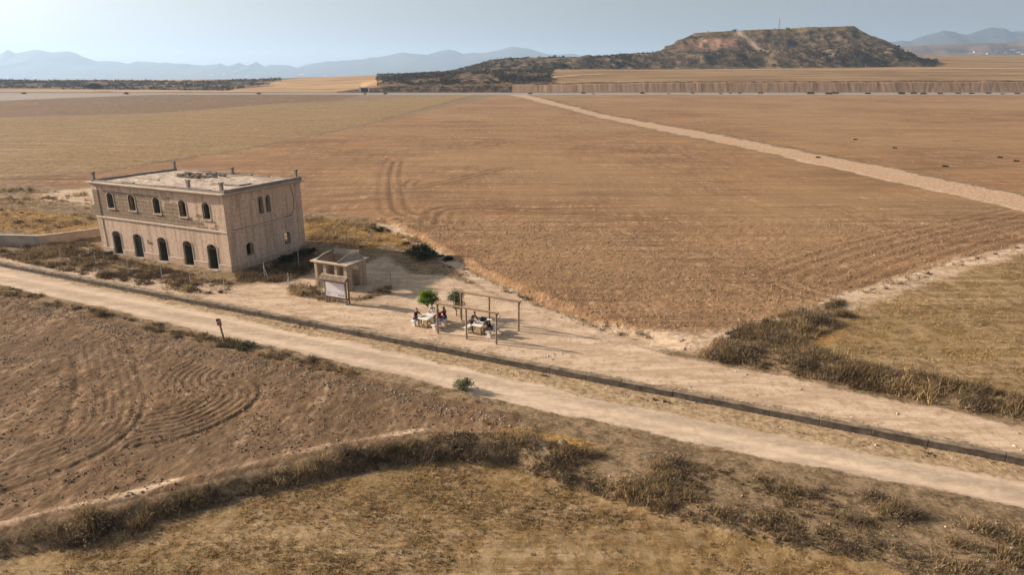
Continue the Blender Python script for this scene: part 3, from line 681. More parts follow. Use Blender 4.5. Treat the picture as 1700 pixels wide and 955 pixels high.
while x < -.4:
    L_ = random.uniform(1.0, 2.4); h = random.choice((.05, .12, .2)); mb.box(x, min(x + L_, -.003), DB - .25, DB, 7.503, 7.503 + h); x += L_ + random.choice((0.01, .4))
mb.build('parapet', M['curb'], SB, bevel=.02)
# roof deck with the fallen-in hole
nx_, ny_ = 90, 50; mb = MB(); xs = np.linspace(-LB + .26, -.02, nx_); ys = np.linspace(.33, DB - .26, ny_)
XX, YY = np.meshgrid(xs, ys); hole = ((XX + 11.9) / 2.1) ** 2 + ((YY - 7.6) / 1.25) ** 2 + fbm(XX, YY, 1.1, 3, 200) * .9
ZZ = 7.46 + fbm(XX, YY, 3, 3, 201) * .05 - .22 * np.clip(1.7 - hole, 0, 1) + .03 * (fbm(XX, YY, .4, 2, 202))
vs = [(XX[j, i], YY[j, i], ZZ[j, i]) for j in range(ny_) for i in range(nx_)]
fs = [(j * nx_ + i, j * nx_ + i + 1, (j + 1) * nx_ + i + 1, (j + 1) * nx_ + i) for j in range(ny_ - 1) for i in range(nx_ - 1) if hole[j, i] > .75]
mb.add(vs, fs); ro = mb.build('roof', M['roof'], SB); so = ro.modifiers.new('thickness', 'SOLIDIFY'); so.thickness = .16; so.offset = -1
mb = MB()
for k in range(70):
    a = random.uniform(0, 6.28); r_ = random.uniform(.85, 1.3); x, y = -11.9 + 2.3 * r_ * math.cos(a), 7.6 + 1.35 * r_ * math.sin(a); s_ = random.uniform(.06, .2); 
    mb.box(x, x + s_ * random.uniform(1, 4), min(y, 9.4), min(y, 9.4) + s_, 7.47, 7.47 + s_ * random.uniform(.5, 1.3))
for k in range(9):
    x, y = random.uniform(-14.5, -9.5), random.uniform(6.6, 9.2); a = random.uniform(-.5, .5); L_ = random.uniform(.8, 1.9)
    mb.tube([(x, y, 7.52), (x + L_ * math.cos(a), y + L_ * math.sin(a), 7.5 + random.uniform(0, .3))], .05, 5)
mb.build('roof_rubble', M['rubble'], SB)['kind'] = 'stuff'
mb = MB(); mb.box(-6.2, -2.4, 4.2, 5.9, 7.50, 7.56); mb.build('roof_patch', M['oldconc'], SB); mb = MB(); mb.box(-16.5, -12.8, 3.4, 3.6, 7.5, 7.58); mb.build('roof_patch', M['oldconc'], SB)
for (x, y, h) in ((-LB + .2, .2, .95), (-.2, .2, 1.0), (-4.55, .25, .95), (-.2, DB - .2, 1.05), (-LB + .2, DB - .2, 1.0), (-9.2, DB - .2, .8)):
    mb = MB(); vs = []
    for z, r_ in ((7.503, .12), (7.503 + h * .8, .13), (7.503 + h * .85, .18), (7.503 + h, .18)):
        vs += [(x - r_, y - r_, z), (x + r_, y - r_, z), (x + r_, y + r_, z), (x - r_, y + r_, z)]
    mb.add(vs, [(4 * k + i, 4 * k + (i + 1) % 4, 4 * k + 4 + (i + 1) % 4, 4 * k + 4 + i) for k in range(3) for i in range(4)] + [(12, 13, 14, 15)])
    mb.build('roof_post', M['curb'], SB)
# doorways: a surround with a transom bar, a leaf, and in one a shut leaf
for i, c in enumerate(dc):
    d = surround(fF, c - .62, c + .62, .02, 2.20, 2.50, .10, sill=False).build('doorway', M['surround'], SB)
    m_ = MB(); m_.box(c - .618, c + .618, .16, .24, 1.98, 2.06); m_.box(c - .03, c + .03, .17, .23, 2.06, 2.34); m_.build('transom_bar', M['wood_grey'], d)
    m_ = MB(); m_.box(c - .61, c - .56, .22, .85, .06, 1.97); m_.box(c - .618, c - .56, .14, .22, .06, 1.97)
    if i == 1: m_.box(c - .555, c + .59, .26, .31, .06, 1.97)
    m_.build('door_leaf', M['wood_green'], d)
    m_ = MB(); m_.box(c - .7, c + .7, -.28, 0.4, -.2, .045); m_.build('doorstep', M['oldconc'], d)
for i, c in enumerate(wc):
    d = surround(fF, c - .48, c + .48, 4.90, 6.18, 6.52, .09).build('window', M['surround'], SB)
    m_ = MB()
    if i in (1, 3):
        for u in (-.27, -.09, .09, .27): m_.tube([(c + u, .2, 4.98), (c + u, .2, 6.3)], .014, 5)
        for z in (5.3, 5.75, 6.12): m_.tube([(c - .39, .2, z), (c + .39, .2, z)], .014, 5)
        m_.build('grille', M['iron'], d)
    else:
        m_.box(c - .47, c - .42, .18, .24, 4.905, 6.18); m_.box(c - .419, c - .05 if i == 0 else c - .30, .20, .50 if i else .24, 4.99, 6.12); m_.build('shutter', M['wood_green'], d)
for fun, us in ((fE, (2.45, 7.5)), (fL, (2.45, 7.5))):
    for u in us: surround(fun, u - .45, u + .45, 1.12, 2.15, 2.42, .15).build('window', M['trim'], SB)
    for u in (4.45, 5.4):
        d = surround(fun, u - .3, u + .3, 4.88, 6.25, 6.58, .10).build('window', M['trim'], SB)
        m_ = MB(); m_.box(u - .295, u - .255, .2, .25, 4.96, 6.2, f=fun); m_.box(u - .254, u + .29, .2, .25, 5.9, 5.95, f=fun); m_.build('sash', M['wood_grey'], d)
for i, c in enumerate(dc): surround(fB, c - .6, c + .6, .6, 2.1, 2.36, .15).build('window', M['surround'], SB)
for i, c in enumerate(wc): surround(fB, c - .42, c + .42, 4.98, 6.15, 6.42, .14).build('window', M['surround'], SB)
# cracks of the end wall, as thin open joints
def crack(pts, wd, f=fE):
    m_ = MB()
    for k in range(len(pts) - 1):
        (u0, z0), (u1, z1) = pts[k], pts[k + 1]; L_ = math.hypot(u1 - u0, z1 - z0); nx1, nz1 = -(z1 - z0) / L_ * wd, (u1 - u0) / L_ * wd
        e = -.049 if False else -.004
        m_.quad(f(u0 - nx1, e, z0 - nz1), f(u1 - nx1, e, z1 - nz1), f(u1 + nx1, e, z1 + nz1), f(u0 + nx1, e, z0 + nz1))
    m_.build('crack', M['ink'], SB)
def jag(pts, n=5, a=.05):
    o = []
    for k in range(len(pts) - 1):
        for j in range(n):
            t_ = j / n; o.append((pts[k][0] + (pts[k + 1][0] - pts[k][0]) * t_ + random.uniform(-a, a), pts[k][1] + (pts[k + 1][1] - pts[k][1]) * t_ + random.uniform(-a, a)))
    return o + [pts[-1]]
crack(jag([(8.6, 7.15), (8.75, 6.5), (8.95, 5.6), (8.85, 4.6), (8.4, 4.05), (7.6, 3.95)]), .035); crack(jag([(3.4, 7.15), (3.45, 6.6), (3.9, 6.2)]), .022)
crack(jag([(5.75, 4.8), (6.2, 4.35), (6.4, 3.95)]), .018); crack(jag([(7.55, 3.74), (7.5, 3.2), (7.5, 2.75)]), .02)
crack([(-9.0, 3.7), (-9.03, 3.2), (-8.95, 2.75)], .012, fF); crack([(.8, 3.945), (4, 3.94), (7.6, 3.95)], .02)
# graffiti
def scrawl(name, text_strokes, f, r_, parent):
    m_ = MB()
    for st_ in text_strokes: m_.tube([f(u, -.008, z) for u, z in st_], r_, 5)
    return m_.build(name, M['ink'], parent)
gx, gz_ = -11.33, 1.62
scrawl('graffiti', [[(gx, gz_), (gx + .02, gz_ + .42)], [(gx, gz_ + .42), (gx + .2, gz_ + .38), (gx + .2, gz_ + .26), (gx + .02, gz_ + .22), (gx + .24, gz_ + .16), (gx + .22, gz_ + .02), (gx, gz_)],
    [(gx + .33, gz_), (gx + .35, gz_ + .22), (gx + .46, gz_ + .2), (gx + .5, gz_)], [(gx + .74, gz_ + .22), (gx + .6, gz_ + .2), (gx + .6, gz_ + .12), (gx + .74, gz_ + .1), (gx + .72, gz_), (gx + .58, gz_ + .02)]], fF, .014, SB)

# ------------------------------------------------------------------ the small roofless hut
HX = np.array([-14.05, 54.26]); HB = empty('roofless_hut', (HX[0], HX[1], 0), -WA)
tag(HB, 'small roofless hut with pilasters and an arched side opening, behind the information board', 'hut')
LH, DH, TH, ZH = 3.5, 2.5, .16, 2.35
hF = lambda u, v, z: (u, v, z); hE = lambda u, v, z: (-v, u, z); hB = lambda u, v, z: (u, DH - v, z); hL = lambda u, v, z: (-LH + v, u, z)
hp = simple('hut_plaster', (.36, .265, .18), (.52, .40, .29), 2.2, bump=.3)
mb = MB(); wall(mb, hF, -LH, 0, -.3, ZH, TH, [(-3.15, -2.6, .7, 2.2, 2.2), (-2.15, -1.35, 1.3, 2.2, 2.2), (-1.0, -.4, 1.3, 2.2, 2.2)], 0, 0)
wall(mb, hE, TH, DH - TH, -.3, ZH, TH, [(.62, 1.72, .02, 1.75, 2.2)], 0, 0)
wall(mb, hB, -LH, 0, -.3, ZH, TH, [(-2.8, -2.0, 1.3, 2.0, 2.0), (-1.4, -.6, 1.3, 2.0, 2.0)], 0, 0); wall(mb, hL, TH, DH - TH, -.3, ZH, TH, [], 0, 0)
mb.build('wall', hp, HB)
mb = MB()
for u in (-LH, -2.5, -1.32, -.28): mb = MB(); mb.box(u, u + .28, -.07, .003, 0, ZH - .02); mb.build('pilaster', hp, HB)
for a_, b_ in ((.005, .3), (DH - .4, DH)): mb = MB(); mb.box(-.003, .068, a_, b_, 0, ZH - .03); mb.build('pilaster', hp, HB)
mb = MB()
mb.box(-LH + .16, -.16, -.07, .003, .62, .70); mb.build('sill', M['cornice'], HB)
mb = MB()
o_ = .28
mb.box(-LH - o_, o_, -o_, .05, ZH, ZH + .12); mb.box(-.05, o_, .05, DH + o_, ZH, ZH + .12); mb.box(-LH - o_, -LH + .05, .05, DH + o_, ZH, ZH + .12); mb.box(-LH + .05, -.05, DH - .05, DH + o_, ZH, ZH + .12)
mb.build('cornice', M['cornice'], HB, bevel=.01)
# what is left of the roof: raised side gables and a leaning slab remnant
mb = MB()
mb.add([(-LH + .0, .05, ZH + .12), (-LH + .0, DH - .1, ZH + .12), (-LH + .35, DH - .6, ZH + .62), (-LH + .3, .9, ZH + .55), (-LH + .12, .05, ZH + .12), (-LH + .12, DH - .1, ZH + .12), (-LH + .47, DH - .6, ZH + .62), (-LH + .42, .9, ZH + .55)], [(0, 1, 2, 3), (4, 7, 6, 5), (0, 3, 7, 4), (3, 2, 6, 7), (2, 1, 5, 6)])
mb.tube([(-.95, -.12, ZH + .16), (-.65, 1.1, ZH + .62), (-.5, 2.1, ZH + .72)], .055, 5)
mb.add([(-.9, -.1, ZH + .121), (-.45, 2.2, ZH + .66), (.12, 2.3, ZH + .13), (.12, .0, ZH + .121), (-.9, -.1, ZH + .06), (-.45, 2.2, ZH + .6), (.12, 2.3, ZH + .07), (.12, .0, ZH + .06)], [(0, 1, 2, 3), (4, 7, 6, 5), (0, 4, 5, 1), (1, 5, 6, 2), (2, 6, 7, 3)])
mb.tube([(-3.2, DH - .12, ZH + .6), (-1.9, DH - .1, ZH + .66), (-.5, DH - .1, ZH + .7)], .05, 5)
mb.add([(-3.2, DH - .16, ZH + .12), (-.5, DH - .16, ZH + .12), (-.5, DH - .12, ZH + .68), (-1.9, DH - .12, ZH + .62), (-3.2, DH - .12, ZH + .58)], [(0, 1, 2, 3, 4)])
mb.build('roof_remnant', simple('cement_render', (.26, .21, .17), (.40, .33, .27), 3), HB)
mb = MB()
for k in range(14): x, y, s_ = random.uniform(-3, -.5), random.uniform(.4, 2.0), random.uniform(.1, .3); mb.box(x, x + s_ * 1.5, y, y + s_, -.1, s_ * .7)
mb.build('rubble', M['rubble'], HB)['kind'] = 'stuff'

# ------------------------------------------------------------------ information board
p0 = np.array(G(541, 501)[:2]); p1 = np.array(G(577, 507)[:2]); mid = (p0 + p1) / 2
IB = empty('information_board', (mid[0], mid[1], gz(*mid)), math.atan2(*(p1 - p0)[::-1]))
tag(IB, 'wooden information board with a little clay tile roof and a white printed panel', 'information board')
hw = 1.02
for x in (-hw, hw):
    m_ = MB(); m_.box(x - .06, x + .06, -.06, .06, -.2, 2.02); m_.build('post', M['wood_grey'], IB)
    m_ = MB(); m_.box(x - .05, x + .05, .32, .42, -.2, 1.98); m_.build('post', M['wood_grey'], IB)
m_ = MB(); m_.box(-hw + .063, hw - .063, -.05, -.01, .58, 1.86); m_.build('panel', M['white'], IB)
pn = [o for o in IB.children if o.name.startswith('panel')][0]
m_ = MB(); m_.box(-hw + .07, hw - .07, -.056, -.052, .925, .94)
for x in (-.0 + .25, .47, .70):
    m_.add([(x, -.054, .72), (x + .04, -.054, .80), (x + .1, -.054, .82), (x + .17, -.054, .79), (x + .19, -.054, .71), (x + .12, -.054, .70)], [(0, 1, 2, 3, 4, 5)])
for r_ in range(5): m_.box(-.85, -.85 + .3 + .12 * (r_ % 3), -.0545, -.052, .70 + .04 * r_, .707 + .04 * r_)
m_.box(-.93, -.86, -.0545, -.052, 1.76, 1.82)
m_.build('print', M['ink'], pn)
m_ = MB(); m_.box(-hw + .06, hw - .06, -.04, .0, 1.865, 2.0); m_.build('rail', M['wood_dark'], IB); m_ = MB(); m_.box(-hw - .1, hw + .2, -.045, .045, .44, .575); m_.build('rail', M['wood_dark'], IB)
m_ = MB()
for k in range(17):
    x = -1.25 + k * .1565
    m_.tube([(x, -.42, 2.06), (x, .02, 2.32)], .062, 8); m_.tube([(x, .46, 2.06), (x, .04, 2.32)], .062, 8)
m_.box(-1.28, 1.30, -.38, .42, 1.99, 2.04)
m_.tube([(-1.3, .03, 2.35), (1.3, .03, 2.35)], .07, 8); m_.build('tile_roof', M['tile'], IB)
m_ = MB(); m_.box(-1.22, 1.22, -.34, -.28, 1.90, 1.985); m_.box(-1.22, 1.22, .30, .36, 1.90, 1.985); m_.build('eaves_beam', M['wood_dark'], IB)

# ------------------------------------------------------------------ platform edge: a long stone kerb wall
PW = empty('platform_edge_wall', (W0[0], W0[1], 0), -WA)
tag(PW, 'long low dark stone wall along the platform edge beside the lane', 'wall')
mb = MB(); mc = MB(); x = -150.0; k = 0
while x < 75:
    L_ = random.uniform(2.2, 3.4); dy = random.uniform(-.008, .008); dz = random.uniform(-.02, .025)
    mb.box(x, x + L_ - .008, -.43 + dy, -.06, -1.0, -.10); mc.box(x + .002, x + L_ - .004, -.45 + dy, -.10, -.10 + .002, .01 + dz * .6); x += L_; k += 1
mb.build('wall_face', M['wallstone'], PW, bevel=.03); mc.build('coping', simple('coping_stone', (.09, .07, .05), (.30, .23, .165), 1.3, bump=.4), PW, bevel=.03)

# low enclosure wall left of the station
LW = empty('enclosure_wall', (0, 0, 0)); tag(LW, 'low pale rendered wall with a corner, in dry grass left of the station', 'wall')
pp = [np.array(G(*q)[:2]) for q in [(-260, 396), (0, 408), (70, 409), (166, 392)]]
hh = [1.15, 1.15, 1.12, .85]
m1, m2 = MB(), MB()
for k in range(3):
    a, b = pp[k], pp[k + 1]; d = (b - a) / np.linalg.norm(b - a); n_ = np.array([-d[1], d[0]]) * .17
    for (mm, z0, z1, e, wn) in ((m1, -1, 0, 0, 1), (m2, 0.002, .1, .03, 1.3)):
        q = []
        for P_, h in ((a - d * (.17 if k == 2 else 0), hh[k]), (b, hh[k + 1])):
            g0 = gz(*P_)
            for sg_ in (-1, 1):
                for zz in (z0, z1): q.append((*(P_ + n_ * sg_ * wn), g0 + (h + zz if zz > -1 else -.3)))
        mm.add(q, [(0, 1, 5, 4), (2, 6, 7, 3), (1, 3, 7, 5), (0, 4, 6, 2), (0, 2, 3, 1), (4, 5, 7, 6)])
m1.build('wall_face', simple('pale_render', (.36, .29, .23), (.54, .45, .36), .8, bump=.2), LW); m2.build('coping', M['oldconc'], LW)

# ------------------------------------------------------------------ chain-link fence
def fence(label, px, h=1.75, braces=(), world=None, sub=2.6):
    pts = world or [G(*q) for q in px]
    F0 = empty('chain_link_fence', (pts[0][0], pts[0][1], pts[0][2])); tag(F0, label, 'fence', 'rusty chain link fence round the ruins')
    ox, oy, oz = pts[0]; loc = [Vector((p[0] - ox, p[1] - oy, p[2] - oz)) for p in pts]
    for i, p in enumerate(loc):
        m_ = MB(); m_.tube([p + Vector((0, 0, -.2)), p + Vector((0, 0, h + (.05 if i in braces else 0)))], .032, 6); o = m_.build('post', M['galv'], F0)
        if i in braces:
            for nb in (i - 1, i + 1):
                if 0 <= nb < len(loc):
                    d = (loc[nb] - p).normalized() * .85; m2_ = MB(); m2_.tube([p + Vector((0, 0, h * .8)), p + d], .024, 5); m2_.build('brace', M['galv'], o)
    m_ = MB(); r_ = .0045
    for i in range(len(loc) - 1):
        a, b = loc[i], loc[i + 1]; L_ = (b - a).length; n_ = max(2, int(L_ / .30))
        for zz in (.05, h * .5, h - .06): m_.tube([a + Vector((0, 0, zz)), b + Vector((0, 0, zz))], r_ * 1.2, 3, cap=False)
        for k in range(-int(h / .30) - 1, n_ + 1):
            for sgn in (1, -1):
                t0, t1 = (k / n_, (k * L_ / n_ + h) / L_)
                c0, c1 = max(0, t0), min(1, t1)
                if c0 >= c1: continue
                z0 = (c0 - t0) * L_; z1 = (c1 - t0) * L_
                if z0 > h or z1 < 0: continue
                z1 = min(z1, h); z0, z1 = (z0, z1) if sgn == 1 else (h - z0, h - z1)
                m_.tube([a.lerp(b, c0) + Vector((0, 0, max(z0, .02))), a.lerp(b, c1) + Vector((0, 0, max(.02, z1)))], r_, 3, cap=False)
    m_.build('wire_mesh', M['iron'], F0)
    return F0
fence('thin chain link fence in the weeds in front of the derelict station', [(-40, 409), (39, 424), (102, 432), (160, 441), (214, 452), (270, 464), (317, 474), (374, 487)], 1.25, (7,))
fence('chain link fence with pale posts between the station and the roofless hut', [(440, 463), (481, 484)], 1.5, (0, 1))
fence('chain link fence with a braced corner post, right of the roofless hut', [(481, 485), (535, 493), (621, 485), (649, 471)], 1.7, (3,))
fence('chain link fence on the ochre grass behind the roofless hut', [(497, 446), (538, 399), (577, 411), (617, 409)], 1.9, (3,))

# ------------------------------------------------------------------ timber frames
def frame(label, a, b):
    a = np.array(a); b = np.array(b); T_ = empty('timber_frame', (a[0], a[1], 0), math.atan2(*(b - a)[::-1])); L_ = np.linalg.norm(b - a)
    tag(T_, label, 'timber frame', 'brown timber frames over the picnic tables')
    for x in (0, L_ / 2, L_):
        g = gz(*(a + (b - a) * x / L_)); m_ = MB(); m_.tube([(x, 0, g - .2), (x, 0, 2.23)], .072, 10); m_.build('post', M['timber'], T_)
    m_ = MB(); m_.tube([(-.18, 0, 2.30), (L_ + .18, 0, 2.30)], .075, 10); m_.build('beam', M['timber'], T_)
    return T_, L_
T1, L1 = frame('timber frame of three posts and a beam nearest the stone platform edge', (-5.33, 44.5), (-1.08, 42.47))
T2, L2 = frame('timber frame of three posts and a beam farther back, beside the sparse tree', (-3.83, 47.15), (.48, 44.95))
for T_, L_ in ((T1, L1), (T2, L2)):
    for x, s_ in ((0, 1), (L_, 1)):
        m_ = MB(); m_.tube([(x, .05, 1.95), (x, .30, 2.22)], .035, 6); m_.build('brace', M['wood_dark'], T_)

# ------------------------------------------------------------------ picnic tables with benches
def picnic(label, x, y, rz):
    T_ = empty('picnic_table', (x, y, gz(x, y)), rz); tag(T_, label, 'picnic table', 'white concrete picnic tables')
    m_ = MB(); m_.box(-.85, .85, -.42, .42, .70, .78); m_.build('table_top', M['concrete'], T_, bevel=.02)
    for s_ in (-1, 1): m_ = MB(); m_.box(s_ * .45 - .10, s_ * .45 + .10, -.18, .18, -.1, .70); m_.build('leg', M['ochreblock'], T_, bevel=.015)
    return T_
def bench(label, x, y, rz):
    T_ = empty('bench', (x, y, gz(x, y)), rz); tag(T_, label, 'bench', 'white concrete benches at the picnic tables')
    m_ = MB(); m_.box(-.85, .85, -.18, .18, .38, .46); m_.build('seat', M['concrete'], T_, bevel=.02)
    for s_ in (-1, 1): m_ = MB(); m_.box(s_ * .6 - .08, s_ * .6 + .08, -.14, .14, -.1, .38); m_.build('leg', M['concrete'], T_, bevel=.01)
    return T_
TD = R(62)                                            # the tables point away from the platform edge
def loc_of(c, du, dv, rz):                             # a place beside a table
    return c[0] + du * math.cos(rz) - dv * math.sin(rz), c[1] + du * math.sin(rz) + dv * math.cos(rz)
t1 = (-6.15, 46.15); t2 = (-2.15, 44.75)
picnic('white picnic table below the leafy round tree, with four people round it', *t1, TD)
picnic('white picnic table between the two timber frames, with two people at it', *t2, TD)
bench('white bench on the left of the table below the leafy round tree', *loc_of(t1, -.05, .92, TD), TD)
bench('white bench right of the leafy tree table, just behind the front frame post', *loc_of(t1, -.05, -.92, TD), TD)
bench('white bench behind the standing person at the table between the frames', *loc_of(t2, 0, .92, TD), TD)
bench('white bench under the crouching person in black at the table between the frames', *loc_of(t2, 0, -.92, TD), TD)

# ------------------------------------------------------------------ people
def skin_obj(name, verts, edges, mat, parent, level=1, smooth=True):
    me = bpy.data.meshes.new(name); me.from_pydata([v[0] for v in verts], edges, []); me.update()
    o = link_mesh(name, me, mat, parent); me.skin_vertices.new() if hasattr(me.skin_vertices, 'new') else None
    sk = o.modifiers.new('skin', 'SKIN'); sk.use_smooth_shade = smooth; sk.branch_smoothing = .3
    if not len(me.skin_vertices):
        bm = bmesh.new(); bm.from_mesh(me); bm.verts.layers.skin.verify(); bm.to_mesh(me); bm.free()
    d = me.skin_vertices[0].data
    for i, v in enumerate(verts):
        r_ = v[1]; d[i].radius = (r_, r_) if not isinstance(r_, tuple) else r_; d[i].use_root = (i == 0)
    s_ = o.modifiers.new('subdivision', 'SUBSURF'); s_.levels = level; s_.render_levels = level
    return o
def person(label, x, y, rz, J, shirt, trousers, hair, skin=(.42, .25, .17), shoes=(.03, .028, .028), z=None):
    P0 = empty('person', (x, y, gz(x, y) if z is None else z), rz); tag(P0, label, 'person', 'people at the picnic tables')
    V_ = Vector; g = lambda k: V_(J[k])
    vs = []; es = []
    def av(p, r_): vs.append((tuple(p), r_)); return len(vs) - 1
    def chain(start, pts):
        c = start
        for p, r_ in pts: i = av(p, r_); es.append((c, i)); c = i
        return c
    pel = av(g('pelvis'), .115); bel = chain(pel, [(g('pelvis').lerp(g('chest'), .5), .105)]); che = chain(bel, [(g('chest'), .13)])
    nk = chain(che, [(g('neck'), .052)]); hd = g('head'); up = (hd - g('neck')).normalized(); fw = V_(J.get('face', (0, 1, 0))).normalized()
    h1 = chain(nk, [(hd - up * .075 + fw * .015, .062), (hd, .086), (hd + up * .07 - fw * .01, .068)])
    nose = av(hd - up * .03 + fw * .105, .016); es.append((h1 - 1, nose))
    for sd2, s_ in (('l', -1), ('r', 1)):
        sh, el, wr = g('sh_' + sd2), g('el_' + sd2), g('wr_' + sd2)
        a = chain(che, [(sh, .058), (sh.lerp(el, .5), .046), (el, .040), (el.lerp(wr, .45), .038), (wr, .026)])
        d = (wr - el).normalized(); side = d.cross(V_((0, 0, 1))); side = side.normalized() if side.length > .1 else V_((1, 0, 0)); dn = V_((0, 0, -1))
        palm = chain(a, [(wr + d * .05, .034)]); pc = wr + d * .05
        for k, (o_, ln) in enumerate(((-.03, .062), (-.01, .075), (.012, .07), (.032, .055))):
            chain(palm, [(pc + d * .035 + side * o_, .0095), (pc + d * (.035 + ln * .5) + side * o_ * 1.1, .0085), (pc + d * (.035 + ln * .85) + side * o_ * 1.1 + dn * .015, .0075)])
        chain(palm, [(pc - side * .035 * s_ + d * .005, .011), (pc - side * .055 * s_ + d * .035 + dn * .01, .009)])
        hip, kn, an, to = g('hip_' + sd2), g('kn_' + sd2), g('an_' + sd2), g('to_' + sd2)
        chain(pel, [(hip, .085), (hip.lerp(kn, .5), .070), (kn, .052), (kn.lerp(an, .4), .050), (an, .034), (to, .030)])
    skm = simple('skin_tone', tuple(c * .92 for c in skin), skin, 3, .6)
    skin_obj('body', vs, es, skm, P0)
    # clothes over the same joints
    S_ = []; E_ = []
    def cv(p, r_): S_.append((tuple(p), r_)); return len(S_) - 1
    def cch(st_, pts):
        for p, r_ in pts: i = cv(p, r_); E_.append((st_, i)); st_ = i
        return st_
    a = cv(g('pelvis').lerp(g('chest'), .1), .137); b = cch(a, [(g('pelvis').lerp(g('chest'), .5), .125), (g('chest'), .15)]); cch(b, [(g('chest').lerp(g('neck'), .75), .075)])
    for sd2 in 'lr':
        sh, el, wr = g('sh_' + sd2), g('el_' + sd2), g('wr_' + sd2); cch(b, [(sh, .073), (sh.lerp(el, .5), .060), (el, .054)] + ([(el.lerp(wr, .8), .042)] if J.get('long') else []))
    cm = lambda nm, c: simple(nm, tuple(v * .8 for v in c), c, 7, .85)
    skin_obj('shirt', S_, E_, cm('shirt_cloth', shirt), P0)
    S_ = []; E_ = []; a = cv(g('pelvis'), .130)
    for sd2 in 'lr':
        hip, kn, an = g('hip_' + sd2), g('kn_' + sd2), g('an_' + sd2); cch(a, [(hip, .100), (hip.lerp(kn, .5), .083), (kn, .066)] + ([(kn.lerp(an, .5), .060), (kn.lerp(an, .95), .050)] if not J.get('shorts') else []))
    skin_obj('trousers', S_, E_, cm('trouser_cloth', trousers), P0)
    for sd2 in 'lr':
        an, to = g('an_' + sd2), g('to_' + sd2); skin_obj('shoe', [(tuple(an + V_((0, 0, -.02))), .048), (tuple(an.lerp(to, .6) + V_((0, 0, -.01))), .044), (tuple(to + (to - an).normalized() * .03), .036)], [(0, 1), (1, 2)], cm('shoe_leather', shoes), P0)
    hh_ = [(tuple(hd + up * .085 - fw * .015), .082), (tuple(hd + up * .03 - fw * .05), .085), (tuple(hd - up * .06 - fw * .055), .062)]
    if J.get('longhair'): hh_.append((tuple(hd - up * .2 - fw * .07), .05))
    skin_obj('hair', hh_, [(k, k + 1) for k in range(len(hh_) - 1)], cm('hair', hair), P0)
    sdv = fw.cross(up).normalized()
    for s_ in (-1, 1):
        m_ = MB(); c = hd + fw * .083 + up * .012 + sdv * .032 * s_; m_.tube([c - fw * .01, c + fw * .006], .009, 6); m_.build('eye', M['ink'], P0)
    m_ = MB(); c = hd + fw * .074 - up * .065; m_.tube([c - sdv * .025, c + sdv * .025], .006, 5); m_.build('mouth', M['ink'], P0)
    return P0
def seated(lean=.12, hf=.05, **k):
    J = dict(pelvis=(0, 0, .56), chest=(0, lean, .95), neck=(0, lean + .03, 1.13), head=(0, lean + .03 + hf, 1.29), face=(0, 1, -.25 - hf * 2))
    for s_, n_ in ((-1, 'l'), (1, 'r')):
        J['sh_' + n_] = (s_ * .18, lean, 1.05); J['el_' + n_] = (s_ * .25, lean + .20, .84); J['wr_' + n_] = (s_ * .13, lean + .43, .83)
        J['hip_' + n_] = (s_ * .10, .03, .54); J['kn_' + n_] = (s_ * .14, .44, .52); J['an_' + n_] = (s_ * .14, .40, .09); J['to_' + n_] = (s_ * .15, .54, .04)
    J.update(k); return J
bk1l = loc_of(t1, -.45, .92, TD); bk1r = loc_of(t1, .15, -.92, TD); bk1r2 = loc_of(t1, .75, -.9, TD)
person('person in a black shirt sitting on the left bench below the leafy tree', *bk1l, TD + R(180), seated(.10), (.012, .012, .014), (.05, .06, .09), (.16, .13, .11))
person('person in a white shirt sitting at the far table end below the leafy tree', *loc_of(t1, 1.1, .35, TD), TD + R(100), seated(.16, kn_l=(-.14, .40, .50), kn_r=(.14, .40, .50)), (.78, .77, .80), (.10, .12, .18), (.03, .02, .015))
person('person in maroon with pale trousers sitting nearest on the bench behind the frame post', *bk1r, TD, seated(.14, long=True), (.16, .022, .045), (.30, .30, .36), (.20, .10, .06))
person('person in maroon sitting farther along the right bench, half hidden by the frame post', *bk1r2, TD, seated(.05, .02, long=True, longhair=True), (.13, .02, .04), (.06, .06, .12), (.05, .03, .02))
# bench for the person at the far end is a short block
Js = dict(pelvis=(0, 0, .92), chest=(0, .16, 1.28), neck=(0, .26, 1.43), head=(0, .34, 1.56), face=(0, 1, -.7), long=True)
for s_, n_ in ((-1, 'l'), (1, 'r')):
    Js['sh_' + n_] = (s_ * .18, .20, 1.36); Js['el_' + n_] = (s_ * .23, .36, 1.10); Js['wr_' + n_] = (s_ * .12, .58, .98)
    Js['hip_' + n_] = (s_ * .09, 0, .90); Js['kn_' + n_] = (s_ * .10, .04, .49); Js['an_' + n_] = (s_ * .11, -.02, .09); Js['to_' + n_] = (s_ * .12, .13, .04)
Js['kn_r'] = (.11, .16, .50); Js['an_r'] = (.12, .24, .09); Js['to_r'] = (.13, .38, .04)
person('dark-haired person in grey standing and bending over the table between the frames', *loc_of(t2, -.42, .66, TD), TD + R(172), Js, (.12, .11, .11), (.10, .07, .055), (.02, .015, .012))
Jh = seated(.24, .14, face=(0, .8, -.9), head=(0, .46, 1.16), neck=(0, .36, 1.07), chest=(0, .24, .90), long=False)
person('person in a black top hunched over the right side of the table between the frames', *loc_of(t2, -.30, -.90, TD), TD - R(8), Jh, (.010, .012, .018), (.16, .12, .11), (.02, .015, .012))
m_ = MB()
bx, by = loc_of(t2, .25, .12, TD)
m_.box(-.2, .2, -.13, .13, 0, .24); m_.tube([(-.12, 0, .24), (-.08, 0, .33), (.08, 0, .33), (.12, 0, .24)], .015, 6)
bg_ = m_.build('bag', simple('dark_bag_cloth', (.015, .015, .02), (.04, .04, .05), 6), None, bevel=.04); bg_.location = (bx, by, gz(*t2) + .782); bg_.rotation_euler = (0, 0, .4); tag(bg_, 'dark bag standing on the white table between the timber frames', 'bag')
sx_, sy_ = loc_of(t1, 1.1, .35, TD)
